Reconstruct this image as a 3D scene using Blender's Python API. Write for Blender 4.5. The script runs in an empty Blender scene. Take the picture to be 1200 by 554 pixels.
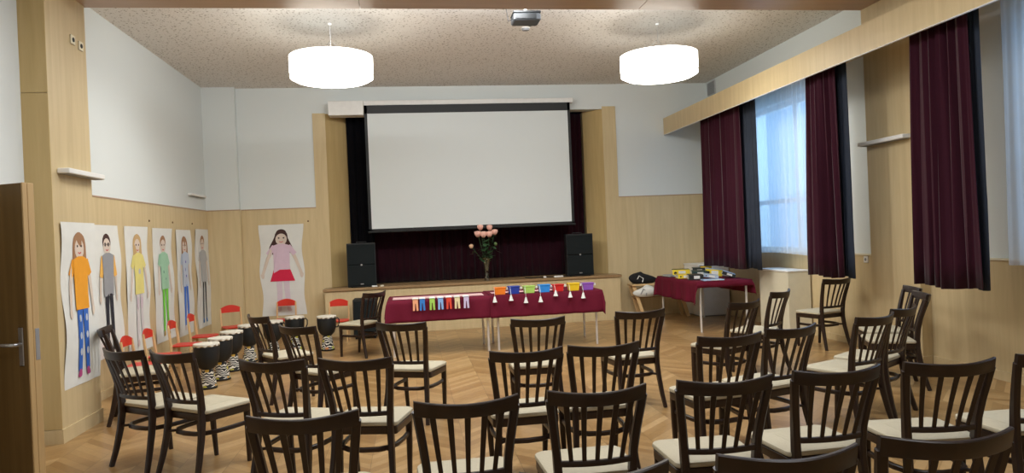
import bpy, math, random
from mathutils import Vector, Matrix

random.seed(7)
S = bpy.context.scene
COL = S.collection
PI = math.pi

# ------------------------------------------------------------------ camera
EYE = 1.57
YAW, PITCH, ROLL = 0.1423, -0.0037, -0.0419
cy, sy, cp, sp = math.cos(YAW), math.sin(YAW), math.cos(PITCH), math.sin(PITCH)
fwd = Vector((sy * cp, cy * cp, sp))
r0 = Vector((cy, -sy, 0))
u0 = r0.cross(fwd)
cr, sr = math.cos(ROLL), math.sin(ROLL)
rgt = cr * r0 + sr * u0
upv = -sr * r0 + cr * u0
cam_d = bpy.data.cameras.new('camera')
cam_d.sensor_width = 36.0
cam_d.lens = 831.4 / 1200 * 36.0
cam_d.clip_end = 300
cam = bpy.data.objects.new('camera', cam_d)
COL.objects.link(cam)
m = Matrix.Identity(4)
for i in range(3):
    m[i][0], m[i][1], m[i][2] = rgt[i], upv[i], -fwd[i]
m[0][3], m[1][3], m[2][3] = 0, 0, EYE
cam.matrix_world = m
S.camera = cam

# ------------------------------------------------------------------ light and exposure
W = bpy.data.worlds.new('daylight')
S.world = W
W.use_nodes = True
bg = W.node_tree.nodes['Background']
bg.inputs[0].default_value = (0.27, 0.54, 1.0, 1)
bg.inputs[1].default_value = 1.15
S.view_settings.view_transform = 'Standard'
S.view_settings.look = 'None'
S.view_settings.gamma = 1
S.view_settings.use_curve_mapping = False
S.view_settings.exposure = 0.2
LAMP_SIDE = 6.8      # glow of the drum shades
LAMP_BOTTOM = 13.0
REAR_FILL = 68       # watts of each unseen fill panel added over the rear half of the hall
WINDOW_SKY = 80
STAGE_FILL = 34  # watts of each fill strip added behind the beam


def area(name, loc, target, sx, sy_, power, color):
    d = bpy.data.lights.new(name, 'AREA')
    d.shape = 'RECTANGLE'
    d.size, d.size_y, d.energy, d.color = sx, sy_, power, color
    o = bpy.data.objects.new(name, d)
    COL.objects.link(o)
    o.location = loc
    o.rotation_euler = (Vector(target) - Vector(loc)).to_track_quat('-Z', 'Y').to_euler()
    return o


# the two tall windows let the overcast sky in
area('sky_through_window', (6.6, 9.7, 2.6), (3.5, 9.4, 1.2), 2.4, 2.6, WINDOW_SKY, (0.50, 0.70, 1.0))
area('sky_through_window', (6.6, 4.5, 2.6), (3.0, 4.5, 1.0), 2.4, 2.6, WINDOW_SKY, (0.50, 0.70, 1.0))
# unseen fill panels added over the rear half of the hall, where the photographer stands
for x, y in ((-0.6, 1.2), (2.2, 1.2), (-0.6, 5.2), (2.2, 5.2)):
    area('rear_fill_light', (x, y, 4.12), (x, y, 0), 1.2, 1.2, REAR_FILL * (1.05 if y > 3 else 0.5), (0.97, 0.98, 1.0))

# unseen fill strips added behind the beam, aimed at the stage
for x in (-1.0, 0.7, 2.4):
    area('stage_fill_light', (x, 7.42, 4.04), (x, 11.6, 0.0), 1.3, 0.16, STAGE_FILL, (0.97, 0.98, 1.0))


# ------------------------------------------------------------------ materials
def mat(name, color, rough=0.6, metal=0.0, spec=0.5, bump=None, coat=0.0, sheen=0.0, var=0.07):
    m_ = bpy.data.materials.new(name)
    m_.use_nodes = True
    b = m_.node_tree.nodes['Principled BSDF']
    b.inputs['Base Color'].default_value = (*color, 1)
    b.inputs['Roughness'].default_value = rough
    b.inputs['Metallic'].default_value = metal
    b.inputs['Specular IOR Level'].default_value = spec
    b.inputs['Coat Weight'].default_value = coat
    b.inputs['Sheen Weight'].default_value = sheen
    nt = m_.node_tree
    # every surface gets a faint procedural unevenness
    tc = nt.nodes.new('ShaderNodeTexCoord')
    nz = nt.nodes.new('ShaderNodeTexNoise')
    nz.inputs['Scale'].default_value = bump[0] if bump else 12
    nt.links.new(tc.outputs['Object'], nz.inputs['Vector'])
    mx = nt.nodes.new('ShaderNodeMix')
    mx.data_type = 'RGBA'
    mx.inputs['A'].default_value = (*[c * (1 - var) for c in color], 1)
    mx.inputs['B'].default_value = (*[min(1, c * (1 + var)) for c in color], 1)
    nt.links.new(nz.outputs['Fac'], mx.inputs['Factor'])
    nt.links.new(mx.outputs['Result'], b.inputs['Base Color'])
    if bump:
        bp = nt.nodes.new('ShaderNodeBump')
        bp.inputs['Strength'].default_value = bump[1]
        bp.inputs['Distance'].default_value = 0.01
        nt.links.new(nz.outputs['Fac'], bp.inputs['Height'])
        nt.links.new(bp.outputs['Normal'], b.inputs['Normal'])
    return m_


def ramp(nt, stops):
    r = nt.nodes.new('ShaderNodeValToRGB')
    e = r.color_ramp.elements
    while len(e) < len(stops):
        e.new(0.5)
    for i, (p, c) in enumerate(stops):
        e[i].position = p
        e[i].color = (*c, 1)
    return r


def wood(name, c1, c2, stretch=(14, 14, 0.9), rough=0.42, coat=0.0, seams=0.0, spec=0.4):
    m_ = bpy.data.materials.new(name)
    m_.use_nodes = True
    nt = m_.node_tree
    b = nt.nodes['Principled BSDF']
    b.inputs['Roughness'].default_value = rough
    b.inputs['Coat Weight'].default_value = coat
    b.inputs['Specular IOR Level'].default_value = spec
    tc = nt.nodes.new('ShaderNodeTexCoord')
    mp = nt.nodes.new('ShaderNodeMapping')
    mp.inputs['Scale'].default_value = stretch
    nt.links.new(tc.outputs['Object'], mp.inputs['Vector'])
    nz = nt.nodes.new('ShaderNodeTexNoise')
    nz.inputs['Scale'].default_value = 1.0
    nz.inputs['Detail'].default_value = 5
    nz.inputs['Roughness'].default_value = 0.6
    nz.inputs['Distortion'].default_value = 0.5
    nt.links.new(mp.outputs['Vector'], nz.inputs['Vector'])
    rp = ramp(nt, [(0.25, c1), (0.75, c2)])
    nt.links.new(nz.outputs['Fac'], rp.inputs['Fac'])
    nt.links.new(rp.outputs['Color'], b.inputs['Base Color'])
    return m_


BEECH = wood('beech_laminate', (0.55, 0.43, 0.235), (0.66, 0.53, 0.31))
BEECH2 = wood('beech_laminate_golden', (0.50, 0.36, 0.155), (0.60, 0.45, 0.21))
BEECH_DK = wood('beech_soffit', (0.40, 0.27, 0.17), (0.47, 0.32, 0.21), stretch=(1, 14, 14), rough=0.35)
PINE = wood('light_pine', (0.62, 0.40, 0.18), (0.75, 0.52, 0.27))
DOORWOOD = wood('door_veneer', (0.13, 0.075, 0.022), (0.20, 0.12, 0.040), stretch=(18, 18, 0.8))
DOOREDGE = wood('door_edge', (0.50, 0.33, 0.15), (0.62, 0.43, 0.2))
CHAIRWOOD = wood('dark_stained_beech', (0.014, 0.0065, 0.0042), (0.027, 0.0125, 0.0078), stretch=(20, 20, 2), rough=0.36, spec=0.5)
STAGEWOOD = wood('stage_board', (0.27, 0.17, 0.08), (0.37, 0.24, 0.12), stretch=(1, 14, 14))
WHITE = mat('white_plaster', (0.70, 0.745, 0.735), 0.85, bump=(60, 0.05), var=0.01)
CREAM = mat('cream_lacquer', (0.74, 0.69, 0.52), 0.5)
WPAINT = mat('white_paint', (0.80, 0.80, 0.77), 0.5)
SEATM = mat('cream_upholstery', (0.50, 0.445, 0.315), 0.62, bump=(90, 0.12))
BLACK = mat('black_plastic', (0.006, 0.0075, 0.008), 0.55)
GRILLE = mat('speaker_grille', (0.008, 0.012, 0.013), 0.8, bump=(260, 0.5), spec=0.25)
SEAM = mat('seam_tape', (0.10, 0.07, 0.03), 0.8)
METAL = mat('brushed_metal', (0.55, 0.55, 0.56), 0.35, 0.9)
CHROME = mat('chrome', (0.8, 0.8, 0.8), 0.35, 0.6)
MAROON = mat('maroon_cloth', (0.125, 0.006, 0.022), 0.8, bump=(30, 0.15), spec=0.2)
VELVET = mat('burgundy_velvet', (0.034, 0.0025, 0.011), 0.8, bump=(25, 0.1), sheen=0.16, spec=0.15)
LINING = mat('navy_lining', (0.014, 0.022, 0.040), 0.8)
STAGECLOTH = mat('stage_velvet', (0.020, 0.003, 0.007), 0.9, sheen=0.1, spec=0.1)
DARKCLOTH = mat('black_masking', (0.004, 0.004, 0.006), 0.95, spec=0.1)
SCREENM = mat('projection_screen', (0.70, 0.75, 0.75), 0.9, var=0.004)
REDP = mat('red_paint', (0.62, 0.035, 0.02), 0.4)
PAPER = mat('drawing_paper', (0.72, 0.73, 0.69), 0.9, bump=(6, 0.3))
ROSE = mat('pink_petal', (0.90, 0.52, 0.42), 0.6)
LEAF = mat('leaf_green', (0.035, 0.09, 0.03), 0.5)
DGREY = mat('dark_grey_plastic', (0.05, 0.055, 0.06), 0.5)
GREY = mat('grey_plastic', (0.25, 0.26, 0.27), 0.5)


def colour(name, c, rough=0.6):
    return mat(name, c, rough)


def emit(name, col, strength):
    m_ = bpy.data.materials.new(name)
    m_.use_nodes = True
    b = m_.node_tree.nodes['Principled BSDF']
    b.inputs['Base Color'].default_value = (0.85, 0.82, 0.7, 1)
    b.inputs['Emission Color'].default_value = (*col, 1)
    b.inputs['Emission Strength'].default_value = strength
    return m_


SHADE = emit('glowing_shade', (1.0, 0.96, 0.86), LAMP_SIDE)
DIFF = emit('glowing_diffuser', (1.0, 0.96, 0.86), LAMP_BOTTOM)


def ceiling_mat():
    m_ = bpy.data.materials.new('perforated_ceiling')
    m_.use_nodes = True
    nt = m_.node_tree
    b = nt.nodes['Principled BSDF']
    b.inputs['Roughness'].default_value = 0.9
    tc = nt.nodes.new('ShaderNodeTexCoord')
    out = []
    for sc, th in ((20.0, 0.23), (37.0, 0.20)):
        v = nt.nodes.new('ShaderNodeTexVoronoi')
        v.inputs['Scale'].default_value = sc
        nt.links.new(tc.outputs['Object'], v.inputs['Vector'])
        lt = nt.nodes.new('ShaderNodeMath')
        lt.operation = 'LESS_THAN'
        nt.links.new(v.outputs['Distance'], lt.inputs[0])
        lt.inputs[1].default_value = th
        out.append(lt)
    mxm = nt.nodes.new('ShaderNodeMath')
    mxm.operation = 'MAXIMUM'
    nt.links.new(out[0].outputs[0], mxm.inputs[0])
    nt.links.new(out[1].outputs[0], mxm.inputs[1])
    mx = nt.nodes.new('ShaderNodeMix')
    mx.data_type = 'RGBA'
    mx.inputs['A'].default_value = (0.76, 0.74, 0.70, 1)
    mx.inputs['B'].default_value = (0.36, 0.33, 0.28, 1)
    nt.links.new(mxm.outputs[0], mx.inputs['Factor'])
    nt.links.new(mx.outputs['Result'], b.inputs['Base Color'])
    return m_


def floor_mat():
    """zig-zag block parquet"""
    m_ = bpy.data.materials.new('parquet')
    m_.use_nodes = True
    nt = m_.node_tree
    b = nt.nodes['Principled BSDF']
    b.inputs['Roughness'].default_value = 0.28
    b.inputs['Specular IOR Level'].default_value = 0.45
    N, L = nt.nodes, nt.links

    def mth(op, a, c=None, d=None):
        n = N.new('ShaderNodeMath')
        n.operation = op
        for i, v in enumerate((a, c, d)):
            if v is None:
                continue
            if isinstance(v, (int, float)):
                n.inputs[i].default_value = v
            else:
                L.new(v, n.inputs[i])
        return n.outputs[0]
    tc = N.new('ShaderNodeTexCoord')
    sx = N.new('ShaderNodeSeparateXYZ')
    L.new(tc.outputs['Object'], sx.inputs[0])
    X, Y = sx.outputs[0], sx.outputs[1]
    wcol, wpl = 0.34, 0.10
    u = mth('DIVIDE', X, wcol)
    colid = mth('FLOOR', u)
    pp = mth('PINGPONG', X, wcol)
    t = mth('DIVIDE', mth('ADD', Y, pp), wpl)
    pid = mth('FLOOR', t)
    cb = N.new('ShaderNodeCombineXYZ')
    L.new(colid, cb.inputs[0])
    L.new(pid, cb.inputs[1])
    wn = N.new('ShaderNodeTexWhiteNoise')
    wn.noise_dimensions = '2D'
    L.new(cb.outputs[0], wn.inputs['Vector'])
    rp = ramp(nt, [(0.0, (0.27, 0.145, 0.050)), (0.45, (0.365, 0.215, 0.083)), (0.8, (0.44, 0.275, 0.118)), (1.0, (0.52, 0.34, 0.16))])
    # the blocks of one zig differ from those of the zag as the grain turns
    par = mth('MULTIPLY', mth('MODULO', mth('ABSOLUTE', colid), 2.0), 0.14)
    fac = mth('ADD', mth('MULTIPLY', wn.outputs['Value'], 0.75), par)
    L.new(fac, rp.inputs['Fac'])
    nz = N.new('ShaderNodeTexNoise')
    nz.inputs['Scale'].default_value = 22
    nz.inputs['Detail'].default_value = 4
    L.new(tc.outputs['Object'], nz.inputs['Vector'])
    fr = mth('FRACT', t)
    j1 = mth('LESS_THAN', fr, 0.03)
    fu = mth('FRACT', u)
    j2 = mth('LESS_THAN', fu, 0.012)
    j = mth('MULTIPLY', mth('MAXIMUM', j1, j2), 0.45)
    mul = mth('SUBTRACT', mth('ADD', mth('MULTIPLY', nz.outputs['Fac'], 0.35), 0.83), j)
    vm = N.new('ShaderNodeVectorMath')
    vm.operation = 'SCALE'
    L.new(rp.outputs['Color'], vm.inputs[0])
    L.new(mul, vm.inputs['Scale'])
    L.new(vm.outputs[0], b.inputs['Base Color'])
    return m_


def sheer_mat():
    m_ = bpy.data.materials.new('sheer_voile')
    m_.use_nodes = True
    nt = m_.node_tree
    nt.nodes.clear()
    o = nt.nodes.new('ShaderNodeOutputMaterial')
    tr = nt.nodes.new('ShaderNodeBsdfTransparent')
    tl = nt.nodes.new('ShaderNodeBsdfTranslucent')
    df = nt.nodes.new('ShaderNodeBsdfDiffuse')
    tl.inputs[0].default_value = (0.85, 0.88, 0.92, 1)
    df.inputs[0].default_value = (0.85, 0.87, 0.90, 1)
    a = nt.nodes.new('ShaderNodeMixShader')
    c = nt.nodes.new('ShaderNodeMixShader')
    a.inputs[0].default_value = 0.5
    c.inputs[0].default_value = 0.52
    nt.links.new(tl.outputs[0], a.inputs[1])
    nt.links.new(df.outputs[0], a.inputs[2])
    nt.links.new(tr.outputs[0], c.inputs[1])
    nt.links.new(a.outputs[0], c.inputs[2])
    nt.links.new(c.outputs[0], o.inputs[0])
    return m_


def glass_mat(name='clear_glass', tint=(0.9, 0.95, 0.95), fac=0.12):
    m_ = bpy.data.materials.new(name)
    m_.use_nodes = True
    nt = m_.node_tree
    nt.nodes.clear()
    o = nt.nodes.new('ShaderNodeOutputMaterial')
    tr = nt.nodes.new('ShaderNodeBsdfTransparent')
    tr.inputs[0].default_value = (*tint, 1)
    gl = nt.nodes.new('ShaderNodeBsdfGlossy')
    gl.inputs['Roughness'].default_value = 0.03
    a = nt.nodes.new('ShaderNodeMixShader')
    a.inputs[0].default_value = fac
    nt.links.new(tr.outputs[0], a.inputs[1])
    nt.links.new(gl.outputs[0], a.inputs[2])
    nt.links.new(a.outputs[0], o.inputs[0])
    return m_


def drum_mat():
    """black and white zebra lines with small colour marks"""
    m_ = bpy.data.materials.new('painted_drum_foot')
    m_.use_nodes = True
    nt = m_.node_tree
    b = nt.nodes['Principled BSDF']
    b.inputs['Roughness'].default_value = 0.4
    tc = nt.nodes.new('ShaderNodeTexCoord')
    wv = nt.nodes.new('ShaderNodeTexWave')
    wv.inputs['Scale'].default_value = 11
    wv.inputs['Distortion'].default_value = 12
    wv.inputs['Detail'].default_value = 1.0
    wv.inputs['Detail Scale'].default_value = 1.1
    wv.bands_direction = 'Z'
    nt.links.new(tc.outputs['Object'], wv.inputs['Vector'])
    rp = ramp(nt, [(0.0, (0.01, 0.01, 0.01)), (0.62, (0.01, 0.01, 0.01)), (0.66, (0.72, 0.69, 0.6)), (1, (0.72, 0.69, 0.6))])
    nt.links.new(wv.outputs['Fac'], rp.inputs['Fac'])
    vo = nt.nodes.new('ShaderNodeTexVoronoi')
    vo.inputs['Scale'].default_value = 11
    nt.links.new(tc.outputs['Object'], vo.inputs['Vector'])
    lt = nt.nodes.new('ShaderNodeMath')
    lt.operation = 'LESS_THAN'
    lt.inputs[1].default_value = 0.26
    nt.links.new(vo.outputs['Distance'], lt.inputs[0])
    r2 = ramp(nt, [(0, (0.5, 0.08, 0.04)), (0.4, (0.6, 0.45, 0.05)), (0.7, (0.35, 0.5, 0.05)), (1, (0.5, 0.2, 0.2))])
    nt.links.new(vo.outputs['Color'], r2.inputs['Fac'])
    mx = nt.nodes.new('ShaderNodeMix')
    mx.data_type = 'RGBA'
    nt.links.new(lt.outputs[0], mx.inputs['Factor'])
    nt.links.new(rp.outputs['Color'], mx.inputs['A'])
    nt.links.new(r2.outputs['Color'], mx.inputs['B'])
    nt.links.new(mx.outputs['Result'], b.inputs['Base Color'])
    return m_


CEIL = ceiling_mat()
FLOOR = floor_mat()
SHEER = sheer_mat()
GLASS = glass_mat()
DRUMFOOT = drum_mat()


# ------------------------------------------------------------------ mesh builder
class MB:
    def __init__(s):
        s.v, s.f, s.mi = [], [], []
        s.cur = 0

    def add(s, verts, faces):
        n = len(s.v)
        s.v += [tuple(p) for p in verts]
        s.f += [tuple(n + i for i in f) for f in faces]
        s.mi += [s.cur] * len(faces)
        return s

    def box(s, x0, x1, y0, y1, z0, z1, M=None):
        vs = [Vector((x, y, z)) for z in (z0, z1) for x, y in ((x0, y0), (x1, y0), (x1, y1), (x0, y1))]
        if M is not None:
            vs = [M @ p for p in vs]
        return s.add(vs, [(3, 2, 1, 0), (4, 5, 6, 7), (0, 1, 5, 4), (1, 2, 6, 5), (2, 3, 7, 6), (3, 0, 4, 7)])

    def bbox(s, x0, x1, y0, y1, z0, z1, b=0.008, M=None):
        """box with chamfered edges"""
        cx, cy_, cz = (x0 + x1) / 2, (y0 + y1) / 2, (z0 + z1) / 2
        hx, hy, hz = (x1 - x0) / 2, (y1 - y0) / 2, (z1 - z0) / 2
        b = min(b, hx * .9, hy * .9, hz * .9)
        rings = []
        for (ax, ay, z) in ((hx - b, hy - b, -hz), (hx, hy, -hz + b), (hx, hy, hz - b), (hx - b, hy - b, hz)):
            bb = b
            ring = [(-ax + bb, -ay), (ax - bb, -ay), (ax, -ay + bb), (ax, ay - bb), (ax - bb, ay), (-ax + bb, ay), (-ax, ay - bb), (-ax, -ay + bb)]
            rings.append([Vector((cx + p[0], cy_ + p[1], cz + z)) for p in ring])
        return s.loft(rings, M=M)

    def loft(s, rings, closed=True, cap=True, M=None):
        n = len(rings[0])
        vs = [p for r in rings for p in r]
        if M is not None:
            vs = [M @ Vector(p) for p in vs]
        fs = []
        for i in range(len(rings) - 1):
            for j in range(n if closed else n - 1):
                k = (j + 1) % n
                fs.append((i * n + j, i * n + k, (i + 1) * n + k, (i + 1) * n + j))
        if cap and closed:
            fs.append(tuple(range(n - 1, -1, -1)))
            fs.append(tuple((len(rings) - 1) * n + j for j in range(n)))
        return s.add(vs, fs)

    def sweep(s, pts, sizes, side=(1, 0, 0), ch=0.22, M=None):
        """chamfered rectangular bar along a path; sizes = (width along side, thickness)"""
        pts = [Vector(p) for p in pts]
        side = Vector(side)
        rings = []
        for i, p in enumerate(pts):
            t = (pts[min(i + 1, len(pts) - 1)] - pts[max(i - 1, 0)]).normalized()
            a = (side - t * side.dot(t)).normalized()
            c = t.cross(a)
            w, h = sizes[i] if isinstance(sizes, list) else sizes
            w, h = w / 2, h / 2
            q = min(w, h) * 2 * ch
            prof = [(-w + q, -h), (w - q, -h), (w, -h + q), (w, h - q), (w - q, h), (-w + q, h), (-w, h - q), (-w, -h + q)]
            rings.append([p + a * x + c * y for x, y in prof])
        return s.loft(rings, M=M)

    def tube(s, pts, r, n=8, M=None):
        pts = [Vector(p) for p in pts]
        rings = []
        t0 = (pts[1] - pts[0]).normalized()
        ref = Vector((0, 0, 1)) if abs(t0.z) < 0.9 else Vector((1, 0, 0))
        a = (ref - t0 * ref.dot(t0)).normalized()
        for i, p in enumerate(pts):
            t = (pts[min(i + 1, len(pts) - 1)] - pts[max(i - 1, 0)]).normalized()
            a = (a - t * a.dot(t)).normalized()
            c = t.cross(a)
            rr = r[i] if isinstance(r, (list, tuple)) else r
            rings.append([p + (a * math.cos(2 * PI * k / n) + c * math.sin(2 * PI * k / n)) * rr for k in range(n)])
        return s.loft(rings, M=M)

    def lathe(s, prof, n=24, cap=True, M=None):
        rings = [[Vector((r * math.cos(2 * PI * k / n), r * math.sin(2 * PI * k / n), z)) for k in range(n)] for r, z in prof]
        return s.loft(rings, cap=cap, M=M)

    def grid(s, fn, nu, nv):
        vs = [fn(i / nu, j / nv) for j in range(nv + 1) for i in range(nu + 1)]
        fs = [(j * (nu + 1) + i, j * (nu + 1) + i + 1, (j + 1) * (nu + 1) + i + 1, (j + 1) * (nu + 1) + i) for j in range(nv) for i in range(nu)]
        return s.add(vs, fs)

    def poly(s, pts):
        return s.add(pts, [tuple(range(len(pts)))])

    def build(s, name, mats, parent=None, smooth=False, solid=0.0, loc=None):
        me = bpy.data.meshes.new(name)
        me.from_pydata(s.v, [], s.f)
        if not isinstance(mats, (list, tuple)):
            mats = [mats]
        for q in mats:
            me.materials.append(q)
        for p, i in zip(me.polygons, s.mi):
            p.material_index = i
            p.use_smooth = smooth
        me.update()
        if smooth:
            me.set_sharp_from_angle(angle=math.radians(38))
        o = bpy.data.objects.new(name, me)
        COL.objects.link(o)
        if parent is not None:
            o.parent = parent
        if loc:
            o.location = loc
        if solid:
            sm = o.modifiers.new('thickness', 'SOLIDIFY')
            sm.thickness = solid
        return o


def thing(name, label, cat, loc=(0, 0, 0), rz=0.0, group=None):
    o = bpy.data.objects.new(name, None)
    COL.objects.link(o)
    o.location = loc
    o.rotation_euler = (0, 0, rz)
    return tag(o, label, cat, group)


def tag(o, label, cat, group=None):
    o['label'] = label
    o['category'] = cat
    if group:
        o['group'] = group
    return o


def struct(o):
    o['kind'] = 'structure'
    return o


def copy_tree(o, parent=None):
    c = o.copy()
    COL.objects.link(c)
    c.parent = parent
    for ch in list(o.children):
        copy_tree(ch, c)
    return c


# ------------------------------------------------------------------ the hall
XL, XR, D, ZC, ZW = -3.31, 5.49, 12.40, 4.19, 2.16
XN = -3.10          # near part of the left wall, before the pier
YB = -3.5

m = MB().box(-3.6, 6.2, YB - 0.2, 13.4, -0.2, 0.0)
struct(m.build('floor', FLOOR))
m = MB().box(-3.6, 6.0, YB - 0.2, 13.4, ZC, ZC + 0.15)
struct(m.build('ceiling', CEIL))

m = MB().box(XL - 0.2, XL, 6.9, D + 0.2, 0, ZC)
struct(m.build('wall_left', WHITE))
m = MB().box(XN - 0.2, XN, YB, 6.5, 0, ZC)
struct(m.build('wall_left_near', WHITE))
m = MB().box(XN - 0.4, XR + 0.4, YB - 0.2, YB, 0, ZC)
struct(m.build('wall_back', WHITE))

# front wall with the stage opening
ox0, ox1, oz1 = -1.35, 3.50, 3.745
m = MB()
m.box(XL - 0.1, ox0, D, D + 0.25, 0, ZC)
m.box(ox1, XR + 0.3, D, D + 0.25, 0, ZC)
m.box(ox0, ox1, D, D + 0.25, oz1, ZC)
struct(m.build('wall_front', WHITE))
m = MB().box(-1.8, 4.0, 13.3, 13.4, 0, ZC)
struct(m.build('wall_stage_back', DARKCLOTH))
# splayed jambs in golden beech
m = MB()
m.loft([[Vector(p) for p in ((ox0 - 0.02, D - 0.002, z), (ox0, D - 0.002, z), (-1.03, 12.73, z), (-1.03, 12.9, z), (ox0 - 0.02, 12.9, z))] for z in (0.78, oz1)])
m.loft([[Vector(p) for p in ((ox1 + 0.02, D - 0.002, z), (ox1 + 0.02, 12.9, z), (3.22, 12.9, z), (3.22, 12.73, z), (ox1, D - 0.002, z))] for z in (0.78, oz1)])
struct(m.build('trim_1', BEECH2))
# flat beech uprights beside the opening, flush with the wainscot
m = MB()
m.box(-1.56, ox0, D - 0.02, D, 0, 3.75)
m.box(ox1, 3.745, D - 0.02, D, 0, 3.79)
struct(m.build('trim_2', BEECH))
# front wainscot
m = MB()
m.box(XL, -1.56, D - 0.02, D, 0, ZW)
m.box(3.745, XR, D - 0.02, D, 0, ZW)
m.box(XL, -2.77, D - 0.14, D - 0.02, 0, ZW)
struct(m.build('trim_3', BEECH))
m = MB()
m.box(XL, -2.79, D - 0.12, D, ZW, ZC)
struct(m.build('wall_corner_pier', WHITE))
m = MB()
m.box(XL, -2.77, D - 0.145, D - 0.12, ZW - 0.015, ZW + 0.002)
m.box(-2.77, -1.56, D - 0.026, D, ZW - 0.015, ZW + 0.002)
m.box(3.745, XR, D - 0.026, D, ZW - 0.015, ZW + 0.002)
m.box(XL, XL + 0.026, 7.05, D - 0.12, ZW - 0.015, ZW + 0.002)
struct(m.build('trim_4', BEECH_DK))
# left wainscot
m = MB().box(XL, XL + 0.02, 7.05, D, 0, ZW)
struct(m.build('trim_5', BEECH))
# left pier
m = MB().box(XN - 0.25, -2.90, 6.31, 7.06, 0, ZC)
struct(m.build('pillar_left', BEECH))
m = MB().box(XN - 0.01, -2.895, 6.302, 6.31, 0.12, 2.885).box(XN - 0.01, -2.895, 6.302, 6.31, 2.89, ZC)
struct(m.build('trim_6', BEECH2))
# right pier
m = MB().box(5.35, 5.7, 6.86, 7.66, 0, ZC)
struct(m.build('pillar_right', BEECH))
# beam between the piers, clad in beech panels
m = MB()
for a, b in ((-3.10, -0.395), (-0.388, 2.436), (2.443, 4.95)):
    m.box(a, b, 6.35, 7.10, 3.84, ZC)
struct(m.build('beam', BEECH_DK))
m = MB().box(4.95, 5.5, YB, 7.10, 3.56, ZC)
struct(m.build('trim_7', BEECH))

# right wall with two window openings
wz0, wz1 = 1.13, 3.35
wins = [(3.40, 5.50), (8.55, 10.85)]
m = MB()
m.box(XR, XR + 0.32, YB, wins[0][0], 0, ZC)
m.box(XR, XR + 0.32, wins[0][1], wins[1][0], 0, ZC)
m.box(XR, XR + 0.32, wins[1][1], D + 0.25, 0, ZC)
for a, b in wins:
    m.box(XR, XR + 0.32, a, b, 0, wz0)
    m.box(XR, XR + 0.32, a, b, wz1, ZC)
struct(m.build('wall_right', WHITE))
m = MB()
m.box(XR - 0.02, XR, YB, 6.86, 0, wz0)
m.box(XR - 0.02, XR, 7.66, D, 0, wz0)
struct(m.build('trim_8', BEECH))
m = MB()
m.box(XR - 0.035, XR, YB, 6.86, wz0, wz0 + 0.02)
m.box(XR - 0.035, XR, 7.66, D, wz0, wz0 + 0.02)
struct(m.build('trim_9', CREAM))

for i, (a, b) in enumerate(wins):
    fr = MB()
    x0, x1 = XR + 0.10, XR + 0.17
    mid = a + (b - a) * 0.46 if i else (a + b) / 2
    for y in (a, mid - 0.05, b - 0.07):
        fr.bbox(x0, x1, y, y + (0.10 if y == mid - 0.05 else 0.07), wz0, wz1, 0.006)
    for z in (wz0, 1.86, wz1 - 0.07):
        fr.bbox(x0 + 0.004, x1 - 0.004, a, b, z, z + 0.07, 0.006)
    w = struct(fr.build('window_%d' % (i + 1), WPAINT))
    MB().box(x0 + 0.03, x0 + 0.036, a + 0.06, b - 0.06, wz0 + 0.06, wz1 - 0.06).build('window_glass', GLASS, w)
    MB().bbox(x0 - 0.03, x0 + 0.0, mid + 0.0, mid + 0.03, 2.2, 2.34, 0.004).build('window_handle', METAL, w)

# skirting boards, a shade off the panel with a shadow gap above
sk = MB().box(XL + 0.02, XL + 0.035, 7.06, D - 0.03, 0, 0.085)
struct(sk.build('baseboard_left', BEECH))
sk = MB().box(XR - 0.04, XR - 0.02, YB, 6.84, 0, 0.085).box(XR - 0.04, XR - 0.02, 7.66, D - 0.03, 0, 0.085).box(5.335, 5.35, 6.845, 7.675, 0, 0.085).box(5.35, 5.45, 6.845, 6.86, 0, 0.085)
struct(sk.build('baseboard_right', BEECH))
sk = MB().box(XL + 0.04, -2.76, D - 0.155, D - 0.14, 0, 0.085).box(-2.77, -1.46, D - 0.035, D - 0.02, 0, 0.085).box(3.6, XR - 0.04, D - 0.035, D - 0.02, 0, 0.085)
struct(sk.build('baseboard_front', BEECH))
sk = MB().box(-2.90, -2.885, 6.31, 7.06, 0, 0.115).box(-3.1, -2.885, 6.295, 6.31, 0, 0.115)
struct(sk.build('baseboard_pillar', BEECH))

# stage platform
st = thing('stage', 'low beech-clad stage platform with brown board edge in front of the curtain', 'stage', (1.07, 12.0, 0))
MB().box(-2.50, 2.52, 0.0, 0.398, 0, 0.74).box(-2.40, 2.42, 0.398, 1.29, 0.10, 0.74).build('front_panel', BEECH, st)
MB().bbox(-2.53, 2.55, -0.03, 0.398, 0.742, 0.785, 0.006).box(-2.40, 2.41, 0.398, 1.29, 0.742, 0.785).build('floorboard', STAGEWOOD, st)
MB().box(-2.495, 2.515, -0.006, 0.0, 0.0, 0.07).build('kickboard', BEECH, st)

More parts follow.
